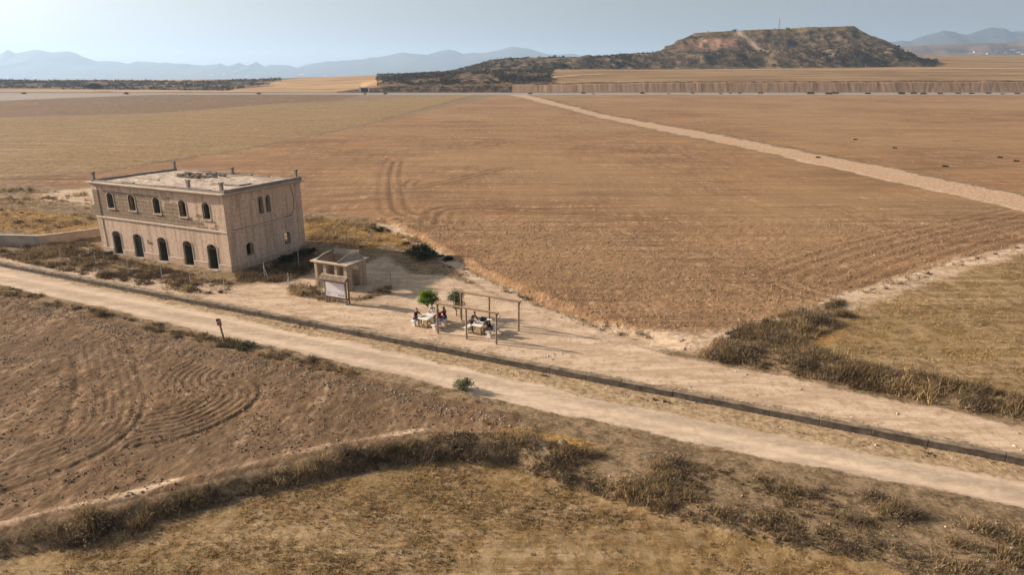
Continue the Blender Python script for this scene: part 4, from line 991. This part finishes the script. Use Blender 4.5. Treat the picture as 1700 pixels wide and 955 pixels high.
st0 = empty('stool', (sx_, sy_, gz(sx_, sy_)), TD); tag(st0, 'small white block seat under the person in white', 'seat')
m_ = MB(); m_.box(-.22, .22, -.2, .2, .37, .45); m_.build('seat', M['concrete'], st0, bevel=.02); m_ = MB(); m_.box(-.14, .14, -.12, .12, -.1, .37); m_.build('base', M['concrete'], st0)

# ------------------------------------------------------------------ way-mark post, boulder, mast
sx0, sy0, sz0 = G(373, 568)
SG = empty('waymark_sign', (sx0, sy0, sz0), R(8)); tag(SG, 'rust-red sign plate on a leaning square post beside the lane', 'sign')
ff = lambda x, y, z: (x - .12 * z, y, z)
m_ = MB(); m_.box(-.05, .05, -.05, .05, -.2, 1.50, f=ff); m_.build('post', M['timber'], SG)
m_ = MB(); m_.box(-.15, .15, -.085, -.052, 1.28, 1.80, f=ff); pl_ = m_.build('plate', M['rust'], SG)
m_ = MB(); m_.quad(ff(-.12, -.088, 1.50), ff(.12, -.088, 1.60), ff(.12, -.088, 1.66), ff(-.12, -.088, 1.57)); m_.quad(ff(-.10, -.088, 1.38), ff(.10, -.088, 1.38), ff(.10, -.088, 1.41), ff(-.10, -.088, 1.41)); m_.build('marking', M['white'], pl_)

def blob(name, mat, r_, seed, sq=(1, 1, 1), sub=3, rough=.25, sc=.8):
    bm = bmesh.new(); bmesh.ops.create_icosphere(bm, subdivisions=sub, radius=1)
    for v in bm.verts:
        n_ = float(fbm(np.array([v.co.x * 1.0 + seed]), np.array([v.co.y + v.co.z * 1.3]), sc, 3, seed)[0]); v.co = v.co * (1 + n_ * rough); v.co = Vector((v.co.x * r_ * sq[0], v.co.y * r_ * sq[1], v.co.z * r_ * sq[2]))
    me = bpy.data.meshes.new(name); bm.to_mesh(me); bm.free(); return link_mesh(name, me, mat)
bx0, by0, bz0 = G(934, 741)
b0 = blob('boulder', simple('banded_rock', (.06, .045, .03), (.32, .25, .17), 6, bump=.5, stretch=(1, 1, 3)), .26, 5, (1, 1, .85), 3, .12); b0.location = (bx0, by0, bz0 + .12)
tag(b0, 'dark banded round boulder alone on the weedy ground below the lane', 'boulder')
mz = float(MZ[np.argmin((MX - (1278 - CX) / F_ * 1000 * .97) ** 2 + (MY - 985) ** 2)])
mx0 = (1278 - CX) / F_ * (985 * cP + 12)
MA = empty('mast', (mx0, 985, mz - .5)); tag(MA, 'thin lattice mast on the flat hilltop', 'mast')
m_ = MB()
for a in range(3): m_.tube([(1.0 * math.cos(a * 2.09), 1.0 * math.sin(a * 2.09), 0), (.45 * math.cos(a * 2.09), .45 * math.sin(a * 2.09), 16)], .12, 4)
for z in range(0, 15): m_.tube([(.4, 0, z), (-.25, .35, z + 1), (-.25, -.35, z + .5)], .05, 3)
m_.build('lattice', M['iron'], MA); m_ = MB(); m_.tube([(0, 0, 15.5), (0, 0, 19)], .2, 5); m_.build('antenna', M['galv'], MA)
# ------------------------------------------------------------------ vegetation
VG = veg_mat('dry_plants', [(0, (.06, .042, .026)), (.25, (.14, .098, .056)), (.5, (.26, .18, .095)), (.75, (.39, .285, .16)), (1, (.50, .33, .13))], .3)
VS = veg_mat('grey_scrub', [(0, (.045, .034, .024)), (.35, (.115, .084, .056)), (.7, (.21, .155, .10)), (1, (.36, .275, .18))], .2)
VGN = veg_mat('green_leaves', [(0, (.035, .065, .010)), (.4, (.09, .15, .022)), (.75, (.20, .27, .04)), (1, (.36, .38, .07))], .35)
VOL = veg_mat('grey_green_leaves', [(0, (.04, .048, .024)), (.4, (.11, .125, .06)), (.75, (.22, .23, .13)), (1, (.38, .37, .24))], .25)
VHL = veg_mat('hill_scrub_leaves', [(0, (.035, .026, .013)), (.4, (.08, .058, .028)), (.75, (.14, .10, .050)), (1, (.20, .15, .08))], .1)
VDK = veg_mat('dark_bush_leaves', [(0, (.015, .020, .010)), (.4, (.035, .045, .020)), (.75, (.07, .08, .035)), (1, (.12, .125, .06))], .2)
BARK = simple('bark', (.08, .06, .045), (.18, .14, .10), 9)

def blades(P_, nb, h, spread, wdt, rnd, hvar=.4):
    """P_ (N,3) tuft bases; h (N,) heights; returns triangles and rnd per vertex"""
    N = len(P_); n = N * nb
    b = np.repeat(P_, nb, 0); hh = np.repeat(h, nb) * (1 - hvar + rng.random(n) * hvar * 1.3)
    a = rng.random(n) * 6.283; til = rng.random(n) ** .7 * spread
    d = np.stack([np.cos(a) * np.sin(til), np.sin(a) * np.sin(til), np.cos(til)], 1)
    off = rng.normal(0, 1, (n, 2)) * np.repeat(h, nb)[:, None] * .28
    base = b.copy(); base[:, 0] += off[:, 0]; base[:, 1] += off[:, 1]; base[:, 2] -= .02
    pa = rng.random(n) * 6.283; pw = np.stack([np.cos(pa), np.sin(pa), np.zeros(n)], 1) * (wdt * (.6 + rng.random(n) * .8))[:, None]
    tip = base + d * hh[:, None]
    V = np.stack([base - pw, base + pw, tip], 1).reshape(-1, 3)
    r_ = np.clip(np.repeat(rnd, nb) + rng.normal(0, .09, n), 0, 1)
    return V, np.repeat(r_, 3)
def leaves(P_, nl, rx, rz, size, rnd, lump=3, shell=.55, up=.5):
    """leaf-sized triangles through irregular domes standing at P_; rx, rz (N,)"""
    N = len(P_); n = N * nl
    u = rng.normal(0, 1, (n, 3)); u /= np.linalg.norm(u, axis=1)[:, None]; u[:, 2] = np.abs(u[:, 2]) * 1.0 - .12
    rr = (shell + (1 - shell) * rng.random(n)) ** .8
    k = np.repeat(np.arange(N), nl); ang = np.arctan2(u[:, 1], u[:, 0])
    ph = rng.random((N, lump)) * 6.283; am = .12 + rng.random((N, lump)) * .16
    lob = 1 + sum(am[k, j] * np.sin(ang * (j + 2) + ph[k, j] + u[:, 2] * 3) for j in range(lump))
    C = P_[k] + np.stack([u[:, 0] * rx[k], u[:, 1] * rx[k], (u[:, 2] * .95 + .05) * rz[k]], 1) * (rr * lob)[:, None]
    t1_ = rng.normal(0, 1, (n, 3)); t1_[:, 2] += up; t1_ /= np.linalg.norm(t1_, axis=1)[:, None]
    t2_ = rng.normal(0, 1, (n, 3)); t2_ -= t1_ * (t1_ * t2_).sum(1)[:, None]; t2_ /= np.linalg.norm(t2_, axis=1)[:, None]
    s_ = (size[k] if hasattr(size, '__len__') else size) * (.6 + rng.random(n) * .9)
    V = np.stack([C - t2_ * (s_ * .45)[:, None], C + t2_ * (s_ * .45)[:, None], C + t1_ * (s_ * 1.2)[:, None]], 1).reshape(-1, 3)
    r_ = np.clip(rnd[k] + rng.normal(0, .12, n), 0, 1)
    return V, np.repeat(r_, 3)
def scatter(poly, dens, clump=2.5, thr=-.15, seed=1, soft_=.35):
    poly = np.array(poly); x0, y0 = poly.min(0); x1, y1 = poly.max(0); n = int((x1 - x0) * (y1 - y0) * dens)
    x = x0 + rng.random(n) * (x1 - x0); y = y0 + rng.random(n) * (y1 - y0)
    ns_ = fbm(x, y, clump, 3, seed); keep = rng.random(n) < sstep(thr - soft_, thr + soft_, ns_)
    x, y, ns_ = x[keep], y[keep], ns_[keep]; keep = sdist(x, y, poly) > rng.random(len(x)) * .35 - .1
    x, y, ns_ = x[keep], y[keep], ns_[keep]
    return np.stack([x, y, h_all(x, y)], 1), ns_
stuffs = {}
def put(name, mat, V, r_):
    stuffs.setdefault((name, mat.name), []).append((V, r_))
px = poly_px
Z_bank = px([(-900, 1190), (-300, 1030), (0, 934), (200, 884), (400, 828), (560, 792), (700, 766), (860, 775), (960, 805), (940, 742), (860, 716), (760, 720), (700, 727), (560, 757), (400, 797), (200, 848), (0, 898), (-300, 985), (-900, 1135)])
Z_low = px([(800, 700), (1000, 735), (1150, 770), (1300, 800), (1500, 835), (1700, 880), (2200, 990), (2300, 1200), (1700, 975), (1480, 925), (1300, 885), (1150, 850), (1000, 815), (880, 770)])
Z_lowedge = px([(820, 752), (960, 785), (1080, 815), (1200, 845), (1400, 885), (1600, 935), (1800, 985), (1750, 1025), (1560, 968), (1400, 928), (1200, 884), (1080, 852), (980, 824), (850, 780)])
Z_verge = px([(-400, 388), (0, 474), (250, 535), (500, 592), (700, 640), (870, 680), (860, 690), (690, 655), (480, 605), (260, 552), (100, 512), (0, 490), (-400, 405)])
Z_right = px([(1165, 592), (1200, 560), (1290, 520), (1400, 500), (1400, 540), (1330, 570), (1420, 598), (1560, 632), (1700, 658), (2300, 790), (2300, 850), (1700, 700), (1500, 660), (1300, 620)])
Z_ridge = px([(1180, 560), (1400, 492), (1560, 443), (1700, 404), (1900, 360), (1900, 368), (1700, 412), (1560, 452), (1410, 502), (1200, 575)])
Z_front = px([(-300, 385), (0, 395), (160, 408), (180, 424), (300, 452), (385, 470), (385, 488), (330, 490), (200, 468), (100, 450), (0, 428), (-300, 375)])
Z_side = px([(392, 455), (450, 440), (508, 412), (520, 430), (520, 445), (500, 460), (460, 470), (400, 470)])
Z_strip = px([(-400, 352), (0, 438), (300, 498), (500, 539), (700, 580), (1000, 640), (1300, 700), (1700, 778), (2200, 880), (2200, 895), (1700, 795), (1300, 715), (1000, 653), (700, 592), (500, 549), (300, 506), (0, 443), (-400, 356)])
Z_och = px([(508, 362), (600, 370), (690, 392), (740, 430), (700, 440), (655, 408), (610, 412), (530, 402), (508, 398)])
Z_left = px([(-300, 318), (0, 312), (150, 320), (168, 372), (176, 408), (120, 400), (75, 412), (0, 412), (-300, 400)])
Z_edge = px([(690, 395), (740, 418), (800, 450), (880, 488), (960, 520), (1060, 550), (1160, 562), (1165, 592), (1090, 575), (1000, 552), (930, 530), (850, 490), (790, 475), (740, 450), (690, 415)])
Z_hut = px([(480, 470), (530, 478), (540, 494), (590, 492), (650, 474), (650, 486), (600, 500), (540, 502), (480, 488)])
Z_behind = px([(500, 350), (760, 418), (750, 425), (640, 372), (505, 360)])
spec = [(Z_lowedge, 22, .26, 14, .40, 3.6, .32, .42, 2.6, -.32),  # zone, tuft density, height, blades, mean tone, scrub density, scrub size, scrub tone, clump size, threshold
 (Z_bank, 22, .32, 14, .44, 5, .34, .48, 2.2, -.30), (Z_low, 20, .22, 14, .50, 1.6, .30, .50, 3.2, -.06), (Z_verge, 16, .22, 11, .46, 2.0, .25, .45, 1.8, -.10),
 (Z_right, 26, .42, 18, .50, 2.6, .46, .50, 2.4, -.45), (Z_ridge, 6, .25, 10, .42, .6, .3, .40, 2.0, -.1), (Z_front, 14, .36, 11, .42, 2.2, .36, .40, 2.4, -.22),
 (Z_side, 14, .42, 12, .42, 3.0, .45, .38, 2.0, -.45), (Z_strip, 12, .10, 9, .50, .15, .14, .5, 1.4, .12), (Z_och, 12, .34, 10, .82, .15, .3, .4, 2.4, -.3),
 (Z_left, 4, .34, 9, .70, .25, .5, .45, 3.5, -.05), (Z_edge, 5, .24, 9, .52, .7, .28, .45, 2.4, .05), (Z_hut, 18, .38, 12, .46, 2.2, .36, .40, 2.0, -.45), (Z_behind, 3, .25, 7, .5, .2, .3, .4, 2.5, -.1)]
for i, (zn, dn, hh_, nb, tone, sdn, ss, stone, cl, th) in enumerate(spec):
    P_, ns_ = scatter(zn, dn, cl, th, 300 + i); 
    if len(P_):
        tt = np.clip(tone + fbm(P_[:, 0], P_[:, 1], 2.6, 3, 400) * .55 + rng.normal(0, .05, len(P_)), 0, 1)
        V, r_ = blades(P_, nb, hh_ * (.5 + .7 * rng.random(len(P_)) + .5 * np.clip(ns_, 0, 1)) * np.clip(1 + fbm(P_[:, 0], P_[:, 1], 1.8, 2, 402) * 1.3, .3, 1.9), 1.28, .017 + .00024 * np.repeat(np.hypot(P_[:, 0], P_[:, 1]), nb), tt); put('dry_grass', VG, V, r_)
    P_, ns_ = scatter(zn, sdn, cl, th + .05, 300 + i, .2)
    if len(P_):
        s_ = ss * (.55 + .8 * rng.random(len(P_))); tt = np.clip(stone + fbm(P_[:, 0], P_[:, 1], 3, 3, 401) * .5, 0, 1)
        V, r_ = leaves(P_, 46, s_ * 1.15, s_ * .95, .030 + .0006 * np.hypot(P_[:, 0], P_[:, 1]), tt, shell=.35, up=1.6); put('scrub', VS, V, r_)
        V, r_ = blades(P_, 20, s_ * 1.15, 1.25, .009 + .0002 * np.repeat(np.hypot(P_[:, 0], P_[:, 1]), 20), tt * .8 + .15); put('scrub', VS, V, r_)
# stubble of the mown fields, in faint rows
def stubble(poly, dens, hgt, tone, ang, seed, wd, ymax=999, per=.9):
    poly = np.array(poly); P_, ns_ = scatter(poly, dens, 3.2, -.05, seed, .5)
    c_, s_ = math.cos(ang), math.sin(ang); q = P_[:, 1] * c_ - P_[:, 0] * s_ + fbm(P_[:, 0], P_[:, 1], 9, 2, 5) * .9
    st_ = fbm(P_[:, 0] * .12, q, 1.1, 3, 71)
    P_ = P_[(rng.random(len(P_)) < .35 + .65 * sstep(-.25, .35, st_)) & (P_[:, 1] < ymax)]
    tt = np.clip(tone + fbm(P_[:, 0], P_[:, 1], 6, 3, seed + 1) * .35 + rng.normal(0, .17, len(P_)), 0, 1)
    V, r_ = blades(P_, 6, hgt * (.6 + .8 * rng.random(len(P_))), 1.15, wd, tt); put('stubble', VG, V, r_)
stubble(px([(-500, 1180), (-100, 960), (0, 925), (300, 852), (560, 795), (700, 768), (850, 780), (980, 830), (1200, 890), (1500, 962), (1800, 1040), (1500, 1250), (0, 1250)]), 70, .15, .64, -.25, 500, .018)
stubble(POLY['rstub'], 30, .16, .74, .08, 510, .018, 80)
# small weeds and clods sprinkled over the bare fields
def clods(poly, dens, s0, mat, name, seed, tone, ymax=999, thr=-.1):
    P_, _ = scatter(poly, dens, 1.5, thr, seed, .4); P_ = P_[P_[:, 1] < ymax]; n = len(P_)
    base = np.array([(1, 0, 0), (0, 1, 0), (-1, 0, 0), (0, -1, 0), (0, 0, .8), (0, 0, -.5)], float); F = [(0, 1, 4), (1, 2, 4), (2, 3, 4), (3, 0, 4), (1, 0, 5), (2, 1, 5), (3, 2, 5), (0, 3, 5)]
    s_ = s0 * (.45 + rng.random(n) ** 2 * 1.5); vv = base[None] * (1 + rng.normal(0, .25, (n, 6, 3))) ; a = rng.random(n) * 6.28
    ca, sa = np.cos(a)[:, None], np.sin(a)[:, None]; x, y = vv[:, :, 0] * ca - vv[:, :, 1] * sa, vv[:, :, 0] * sa + vv[:, :, 1] * ca
    vv = np.stack([x, y, vv[:, :, 2]], 2) * s_[:, None, None] + P_[:, None, :] + np.array([0, 0, .2])[None, None] * s_[:, None, None]
    V = vv[:, np.array(F).ravel(), :].reshape(-1, 3); put(name, mat, V, np.repeat(np.clip(tone + rng.normal(0, .16, n), 0, 1), 24))
CL = veg_mat('soil_clod', [(0, (.09, .058, .038)), (.5, (.22, .15, .10)), (1, (.40, .30, .21))], 0)
CR = veg_mat('red_clod', [(0, (.13, .072, .042)), (.5, (.29, .175, .105)), (1, (.46, .32, .21))], 0)
ST = veg_mat('stone', [(0, (.20, .15, .11)), (.5, (.40, .32, .25)), (1, (.66, .58, .50))], 0)
clods(POLY['nearf'], 15, .042, CL, 'soil_clods', 600, .5, 62)
clods(POLY['main'], 12, .055, CR, 'soil_clods', 601, .5, 82)
clods(px([(0, 486), (260, 552), (400, 588), (560, 622), (700, 658), (880, 700), (850, 712), (690, 680), (500, 640), (300, 590), (100, 530), (0, 508)]), 26, .045, ST, 'field_stones', 602, .22, 70, -.2)
clods(Z_low, 2, .035, ST, 'field_stones', 603, .5); clods(POLY['plat'], 1.0, .05, ST, 'field_stones', 604, .5); clods(Z_strip, 3, .05, ST, 'field_stones', 605, .45)
clods(px([(170, 418), (385, 462), (390, 476), (300, 462), (170, 434)]), 3, .09, ST, 'rubble_stones', 606, .45); clods(Z_edge, 2, .08, ST, 'field_stones', 607, .55)
# hill scrub
nM = 16000; ii = rng.integers(0, len(MX), nM); ok = (MT[ii] > .1) & (MY[ii] < 1000)
dn_ = fbm(MX[ii], MY[ii], 42, 3, 650); prob = np.where(MTOP[ii] > .9, .06, np.where(MTOP[ii] > 0, .14, .9)) * sstep(-.25, .2, dn_) * (1 - np.clip(MCLR[ii], 0, 1)); ok &= rng.random(nM) < prob
P_ = np.stack([MX[ii] + rng.normal(0, 1, nM), MY[ii] + rng.normal(0, 1, nM), MZ[ii]], 1)[ok]; s_ = .8 + rng.random(len(P_)) ** 2 * 1.7
V, r_ = leaves(P_, 22, s_ * 1.1, s_ * .9, s_ * .55, np.clip(.35 + fbm(P_[:, 0], P_[:, 1], 30, 2, 7) * .4, 0, 1), shell=.5); put('hillside_scrub', VHL, V, r_)
xs_ = rng.random(26000); yy_ = 640 + rng.random(26000) * 420; bb_ = 560 + xs_ * 420; Xs = (bb_ - CX) / F_ * (yy_ * cP + 17 * sP)
bb2 = -150 + xs_ * 620; sel = rng.random(26000) < .35; bb_ = np.where(sel, bb2, bb_); Xs = (bb_ - CX) / F_ * (yy_ * cP + 17 * sP)
ok = np.where(sel, (yy_ > 700) & (bb_ - (yy_ - 700) * .5 < 380), (bb_ > 628) & ((bb_ < 915 + (yy_ > 820) * 200))) & (fbm(Xs, yy_, 22, 3, 660) > np.where(sel, .05, -.05))
P_ = np.stack([Xs, yy_, h_all(Xs, yy_)], 1)[ok]; s_ = .7 + rng.random(len(P_)) ** 2 * 1.9
V, r_ = leaves(P_, 12, s_ * 1.1, s_ * .9, s_ * .6, np.clip(.33 + fbm(P_[:, 0], P_[:, 1], 30, 2, 7) * .4, 0, 1), shell=.5); put('ridge_scrub', VHL, V, r_)
for (nm, mn), L_ in stuffs.items():
    V = np.concatenate([a for a, b in L_]); r_ = np.concatenate([b for a, b in L_])
    tag(tri_mesh(nm, V, None, 3, bpy.data.materials[mn], r_), kind='stuff')

# ---- plants one can tell apart
def plant(name, label, cat, x, y, rx, rz, nl, size, mat, tone=.5, trunk=0.0, group=None, nclump=0, lean=0, z=None, stems=4, sh=.45):
    g0 = gz(x, y) if z is None else z; E_ = empty(name, (x, y, g0)); tag(E_, label, cat, group)
    if nclump:
        cs = rng.normal(0, 1, (nclump, 3)); cs /= np.linalg.norm(cs, axis=1)[:, None]; cs *= (rng.random(nclump) ** .4)[:, None] * .72
        C = np.stack([cs[:, 0] * rx + lean, cs[:, 1] * rx, (trunk + rz * .5 + cs[:, 2] * rz * .45) if trunk > .3 else rz * np.clip(.36 + cs[:, 2] * .5, .04, 1)], 1)
        V, r_ = leaves(C - np.array([0, 0, rz * .08]), nl // nclump, np.full(nclump, rx * .34), np.full(nclump, rz * .24), size, np.clip(tone + rng.normal(0, .12, nclump), 0, 1), shell=.2, up=.3)
    else:
        C = None; V, r_ = leaves(np.array([[0, 0, trunk]]), nl, np.array([rx]), np.array([rz]), size, np.array([tone]), shell=sh, up=.9)
    tri_mesh('crown' if trunk > .3 else 'foliage', V, None, 3, mat, r_, E_)
    m_ = MB()
    if trunk > .3:
        m_.tube([(0, 0, -.1), (.03, .02, trunk * .6), (lean * .4, -.01, trunk + .1)], [max(.05, trunk * .06), max(.04, trunk * .045), max(.035, trunk * .04)], 8); top = (lean * .4, -.01, trunk + .1)
        for c in (C if C is not None else [])[:10]: m_.tube([top, tuple((np.array(top) + c) / 2 + rng.normal(0, .05 * rx, 3)), tuple(c)], [max(.025, trunk * .03), max(.018, trunk * .02), max(.01, trunk * .01)], 5)
        m_.build('trunk', BARK, E_)
    else:
        for k in range(stems):
            a = random.uniform(0, 6.28); e = (rx * .55 * math.cos(a), rx * .55 * math.sin(a), rz * .7); m_.tube([(0, 0, -.05), (e[0] * .4, e[1] * .4, rz * .35), e], [.02 * max(1, rx), .014 * max(1, rx), .008], 5)
        m_.build('stem', BARK, E_)
    return E_
def gp(x, y): return G(x, y)[:2]
plant('tree', 'round bright green leafy tree over the left picnic table', 'tree', -6.35, 47.3, 1.0, 1.6, 7500, .06, VGN, .60, 1.0, 'small trees at the picnic tables', 26)
plant('tree', 'sparse upright grey-green young tree beside the rear timber frame', 'tree', -4.3, 48.2, 1.0, 2.1, 2600, .07, VOL, .42, .4, 'small trees at the picnic tables', 20)
plant('bush', 'pale grey-green bush standing alone at the field edge below the lane', 'bush', *gp(767, 646),   .78, 1.15, 2200, .06, VOL, .62, .0, None, 22)
plant('bush', 'low green and dark bush just right of the rust-red sign post', 'bush', *gp(407, 578), .85, .62, 1600, .06, VOL, .35, .0, None, 12)
plant('bush', 'rounded dark green bush by the path behind the roofless hut, biggest green bush there', 'bush', *gp(702, 428), 2.0, 1.7, 3000, .13, VOL, .26, .0, None, 22)
plant('bush', 'small flat dark green bush on the ochre grass at the big field corner', 'bush', *gp(627, 383), 1.1, .6, 900, .11, VOL, .26, .0, None, 8)
plant('bush', 'small dark bush on the dusty ground left of the biggest green bush', 'bush', *gp(671, 408), .7, .5, 500, .10, VDK, .5, .0, None, 6)
plant('bush', 'low brown-green bush in the dusty ground just under the biggest green bush', 'bush', *gp(738, 432), 1.1, .6, 800, .10, VDK, .45, .0, None, 8)
plant('bush', 'dark leafy shrub against the shaded end wall of the station', 'bush', *gp(478, 437), 1.5, .9, 1600, .10, VDK, .3, .0, None, 10)
plant('bush', 'dark leafy shrub at the far corner of the station end wall', 'bush', *gp(512, 424), 1.4, 1.1, 1600, .10, VDK, .3, .0, None, 10)
plant('bush', 'low dark shrub by the leftmost station doorway', 'bush', *gp(184, 424), .9, .55, 700, .08, VDK, .4, .0, None, 6)
X_, Y_, Z_ = G(160, 151); Y_ = 655; X_ = bX = (160 - CX) / F_ * (Y_ * cP + 5)
plant('tree', 'lone dark spreading tree far off on the left plain', 'tree', X_, Y_, 8.5, 6.5, 1500, 1.1, VDK, .45, 1.6, None, 12)
# dry bushes massed along the banks: copies of six
protos = []
for k in range(6):
    E_ = empty('dry_bush', (0, 0, 0)); r0 = .5
    s_ = np.array([r0]); a = leaves(np.array([[0, 0, 0.]]), 420, s_ * 1.1, s_ * (.8 + .1 * k), .045, np.array([.42 + .05 * k]), shell=.35, up=1.5); b = blades(np.array([[0, 0, 0.]]), 170, s_ * 1.25, 1.2, .012, np.array([.5]))
    tri_mesh('foliage', np.concatenate([a[0], b[0]]), None, 3, VS if k % 3 else VG, np.concatenate([a[1], b[1]]), E_)
    m_ = MB()
    for j in range(5): an = j * 1.25 + k; m_.tube([(0, 0, -.05), (.2 * math.cos(an), .2 * math.sin(an), .35)], [.016, .008], 4)
    m_.build('stem', BARK, E_); protos.append(E_)
first = [True] * 6
def ordn(k): return str(k) + ({1: 'st', 2: 'nd', 3: 'rd'}.get(k % 10, 'th') if k not in (11, 12, 13) else 'th')
def bushes(poly, n, s0, s1, label, group, thr_=.0):
    P_, _ = scatter(poly, 3, 2.6, thr_, 777, .2); idx = rng.permutation(len(P_)); idx = idx[np.abs(P_[idx, 0] / (P_[idx, 1] + 1)) < .80][:n]; idx = sorted(idx, key=lambda i: P_[i, 0] / P_[i, 1])
    for q_, i in enumerate(idx):
        k = int(rng.integers(0, 6)); o = protos[k] if first[k] else copy_tree(protos[k]); first[k] = False
        s_ = s0 + (s1 - s0) * rng.random() ** 1.5; o.location = P_[i]; o.rotation_euler = (0, 0, rng.random() * 6.28); o.scale = (s_ * 1.1, s_ * .95, s_ * (.8 + .4 * rng.random()))
        tag(o, label + ', ' + ordn(q_ + 1) + ' from the left', 'bush', group)
bushes(Z_bank, 18, .8, 1.5, 'dry bush on the bank above the bottom stubble field', 'dry bushes on the near bank')
bushes(Z_low, 14, .7, 1.3, 'dry bush on the weedy ground below the lane', 'dry bushes below the lane')
bushes(Z_right, 18, 1.0, 1.8, 'bleached dry bush on the bank right of the pale platform', 'dry bushes above the platform')
bushes(Z_verge, 9, .6, 1.1, 'low dry bush on the verge above the near ploughed field', 'dry bushes on the lane verge')
bushes(Z_front, 12, .8, 1.4, 'dry bush before the station front', 'dry bushes before the station')
# roadside bushes far off
rb = [606, 640, 880, 968, 985, 1066, 1110, 1150, 1196, 1212, 1228, 1262, 1345, 1375, 1386, 1440, 1496, 1516, 1532, 1560, 1590, 1612, 1640, 1664, 1688, 40, 210, 430]
src = None
for rk_, x in enumerate(sorted(rb)):
    Yr = 597 + random.uniform(-3, 6); Xr = (x - CX) / F_ * (Yr * cP + 4)
    if src is None: src = plant('roadside_bush', 'x', 'bush', 0, 0, 2.2, 1.6, 160, .6, VDK, .42, 0, None, 5, z=0); o = src
    else: o = copy_tree(src)
    s_ = random.uniform(.5, 1.5); o.location = (Xr, Yr, gz(Xr, Yr)); o.scale = (s_ * 1.5, s_, s_ * random.uniform(.6, .9)); o.rotation_euler = (0, 0, random.uniform(-.4, .4))
    tag(o, 'dark little bush beside the far road, %s from the left' % ordn(rk_ + 1), 'bush', 'little bushes along the far road')
for wk_, (x, y) in enumerate(((1358, 262), (1420, 232), (1485, 246), (1569, 277), (1660, 262), (1687, 268))):
    X_, Y_, Z_ = G(x, y); o = copy_tree(src); o.location = (X_, Y_, Z_); o.scale = (.35, .3, .2); tag(o, 'tiny dark weed clump on the field right of the path, %s from the left' % ordn(wk_ + 1), 'weed', 'weed clumps on the far right field')

# ------------------------------------------------------------------ far road: guard rail, culvert, distant houses
GR = empty('guard_rail', (0, 604, gz(0, 604))); tag(GR, 'long low guard rail along the far road', 'guard rail'); m1, m2 = MB(), MB()
x = -640.0; prev = None
while x < 640:
    z_ = gz(x, 604) - GR.location.z; p_ = (x, 0, z_)
    if prev: m1.add([(prev[0], 0, prev[2] + .55), (x, 0, z_ + .55), (x, 0, z_ + .95), (prev[0], 0, prev[2] + .95), (prev[0], .12, prev[2] + .55), (x, .12, z_ + .55), (x, .12, z_ + .95), (prev[0], .12, prev[2] + .95)], [(0, 1, 2, 3), (4, 7, 6, 5), (3, 2, 6, 7), (0, 4, 5, 1)])
    m2.box(x - .1, x + .1, .13, .3, z_ - .3, z_ + .8); prev = p_; x += 8
m1.build('rail', M['galv'], GR); o = m2.build('post', M['galv'], GR); o['kind'] = 'stuff'
cx_ = (607 - CX) / F_ * (626 * cP + 5); CU = empty('culvert', (cx_, 624, gz(cx_, 624))); tag(CU, 'small pale concrete culvert head under the far bank', 'culvert')
m_ = MB(); m_.box(-4.5, -3.3, -1, 1.5, -1, 3.2); m_.box(3.3, 4.5, -1, 1.5, -1, 3.2); m_.box(-4.8, 4.8, -1.1, 1.6, 3.2, 4.0); m_.build('portal', M['concrete'], CU)
m_ = MB(); m_.box(-3.3, 3.3, 1.0, 1.4, -1, 3.2); m_.build('opening', M['ink'], CU)  # solid dark slab, its colour standing in for the shade inside the culvert
bpy.context.view_layer.update()
HM = empty('distant_house', (0, 0, 0)); m_ = MB(); m_.box(-8, 8, -5, 5, -3, 5); m_.build('wall', simple('white_render', (.62, .58, .52), (.75, .71, .65), .2), HM)
m_ = MB(); m_.add([(-8.5, -5.5, 4.9), (8.5, -5.5, 4.9), (8.5, 5.5, 4.9), (-8.5, 5.5, 4.9), (-8, 0, 7.4), (8, 0, 7.4)], [(0, 1, 5, 4), (2, 3, 4, 5), (0, 4, 3), (1, 2, 5), (0, 3, 2, 1)]); m_.build('roof', M['tile'], HM)
tgt = [o for o in bpy.data.objects if o.name.startswith('mountains') or o.name.startswith('hills')]; firsth = True; hk = 0
for x, y in [(12, 128), (40, 126), (58, 129), (95, 127), (130, 129), (170, 124), (205, 128), (232, 126), (290, 127), (352, 125), (372, 123), (410, 127), (455, 129), (500, 124), (540, 126), (1618, 86), (1640, 89), (1655, 85), (1668, 88), (1680, 83), (1690, 87), (1698, 90)]:
    dv = Vector(((x - CX) / F_, cP + (CY - y) / F_ * sP, -sP + (CY - y) / F_ * cP)).normalized(); best = None
    for o in tgt:
        ok_, loc_, nn, fi = o.ray_cast(Vector((0, 0, CAMH)), dv)
        if ok_ and (best is None or loc_.length < best.length): best = loc_
    if best is None: continue
    o = HM if firsth else copy_tree(HM); firsth = False; hk = (hk + 1) if x != 1618 else 1; s_ = random.uniform(.7, 1.6) * (best.y / 7000); o.location = best; o.scale = (s_ * random.uniform(1, 2.4), s_, s_); o.rotation_euler = (0, 0, random.uniform(-.6, .6))
    tag(o, ('white house far off below the left mountains, ' if x < 1000 else 'white house far off on the right slopes, ') + ('%s from the left' % ordn(hk)), 'house', 'white houses below the left mountains' if x < 1000 else 'white houses on the right slopes')
if firsth: bpy.data.objects.remove(HM)
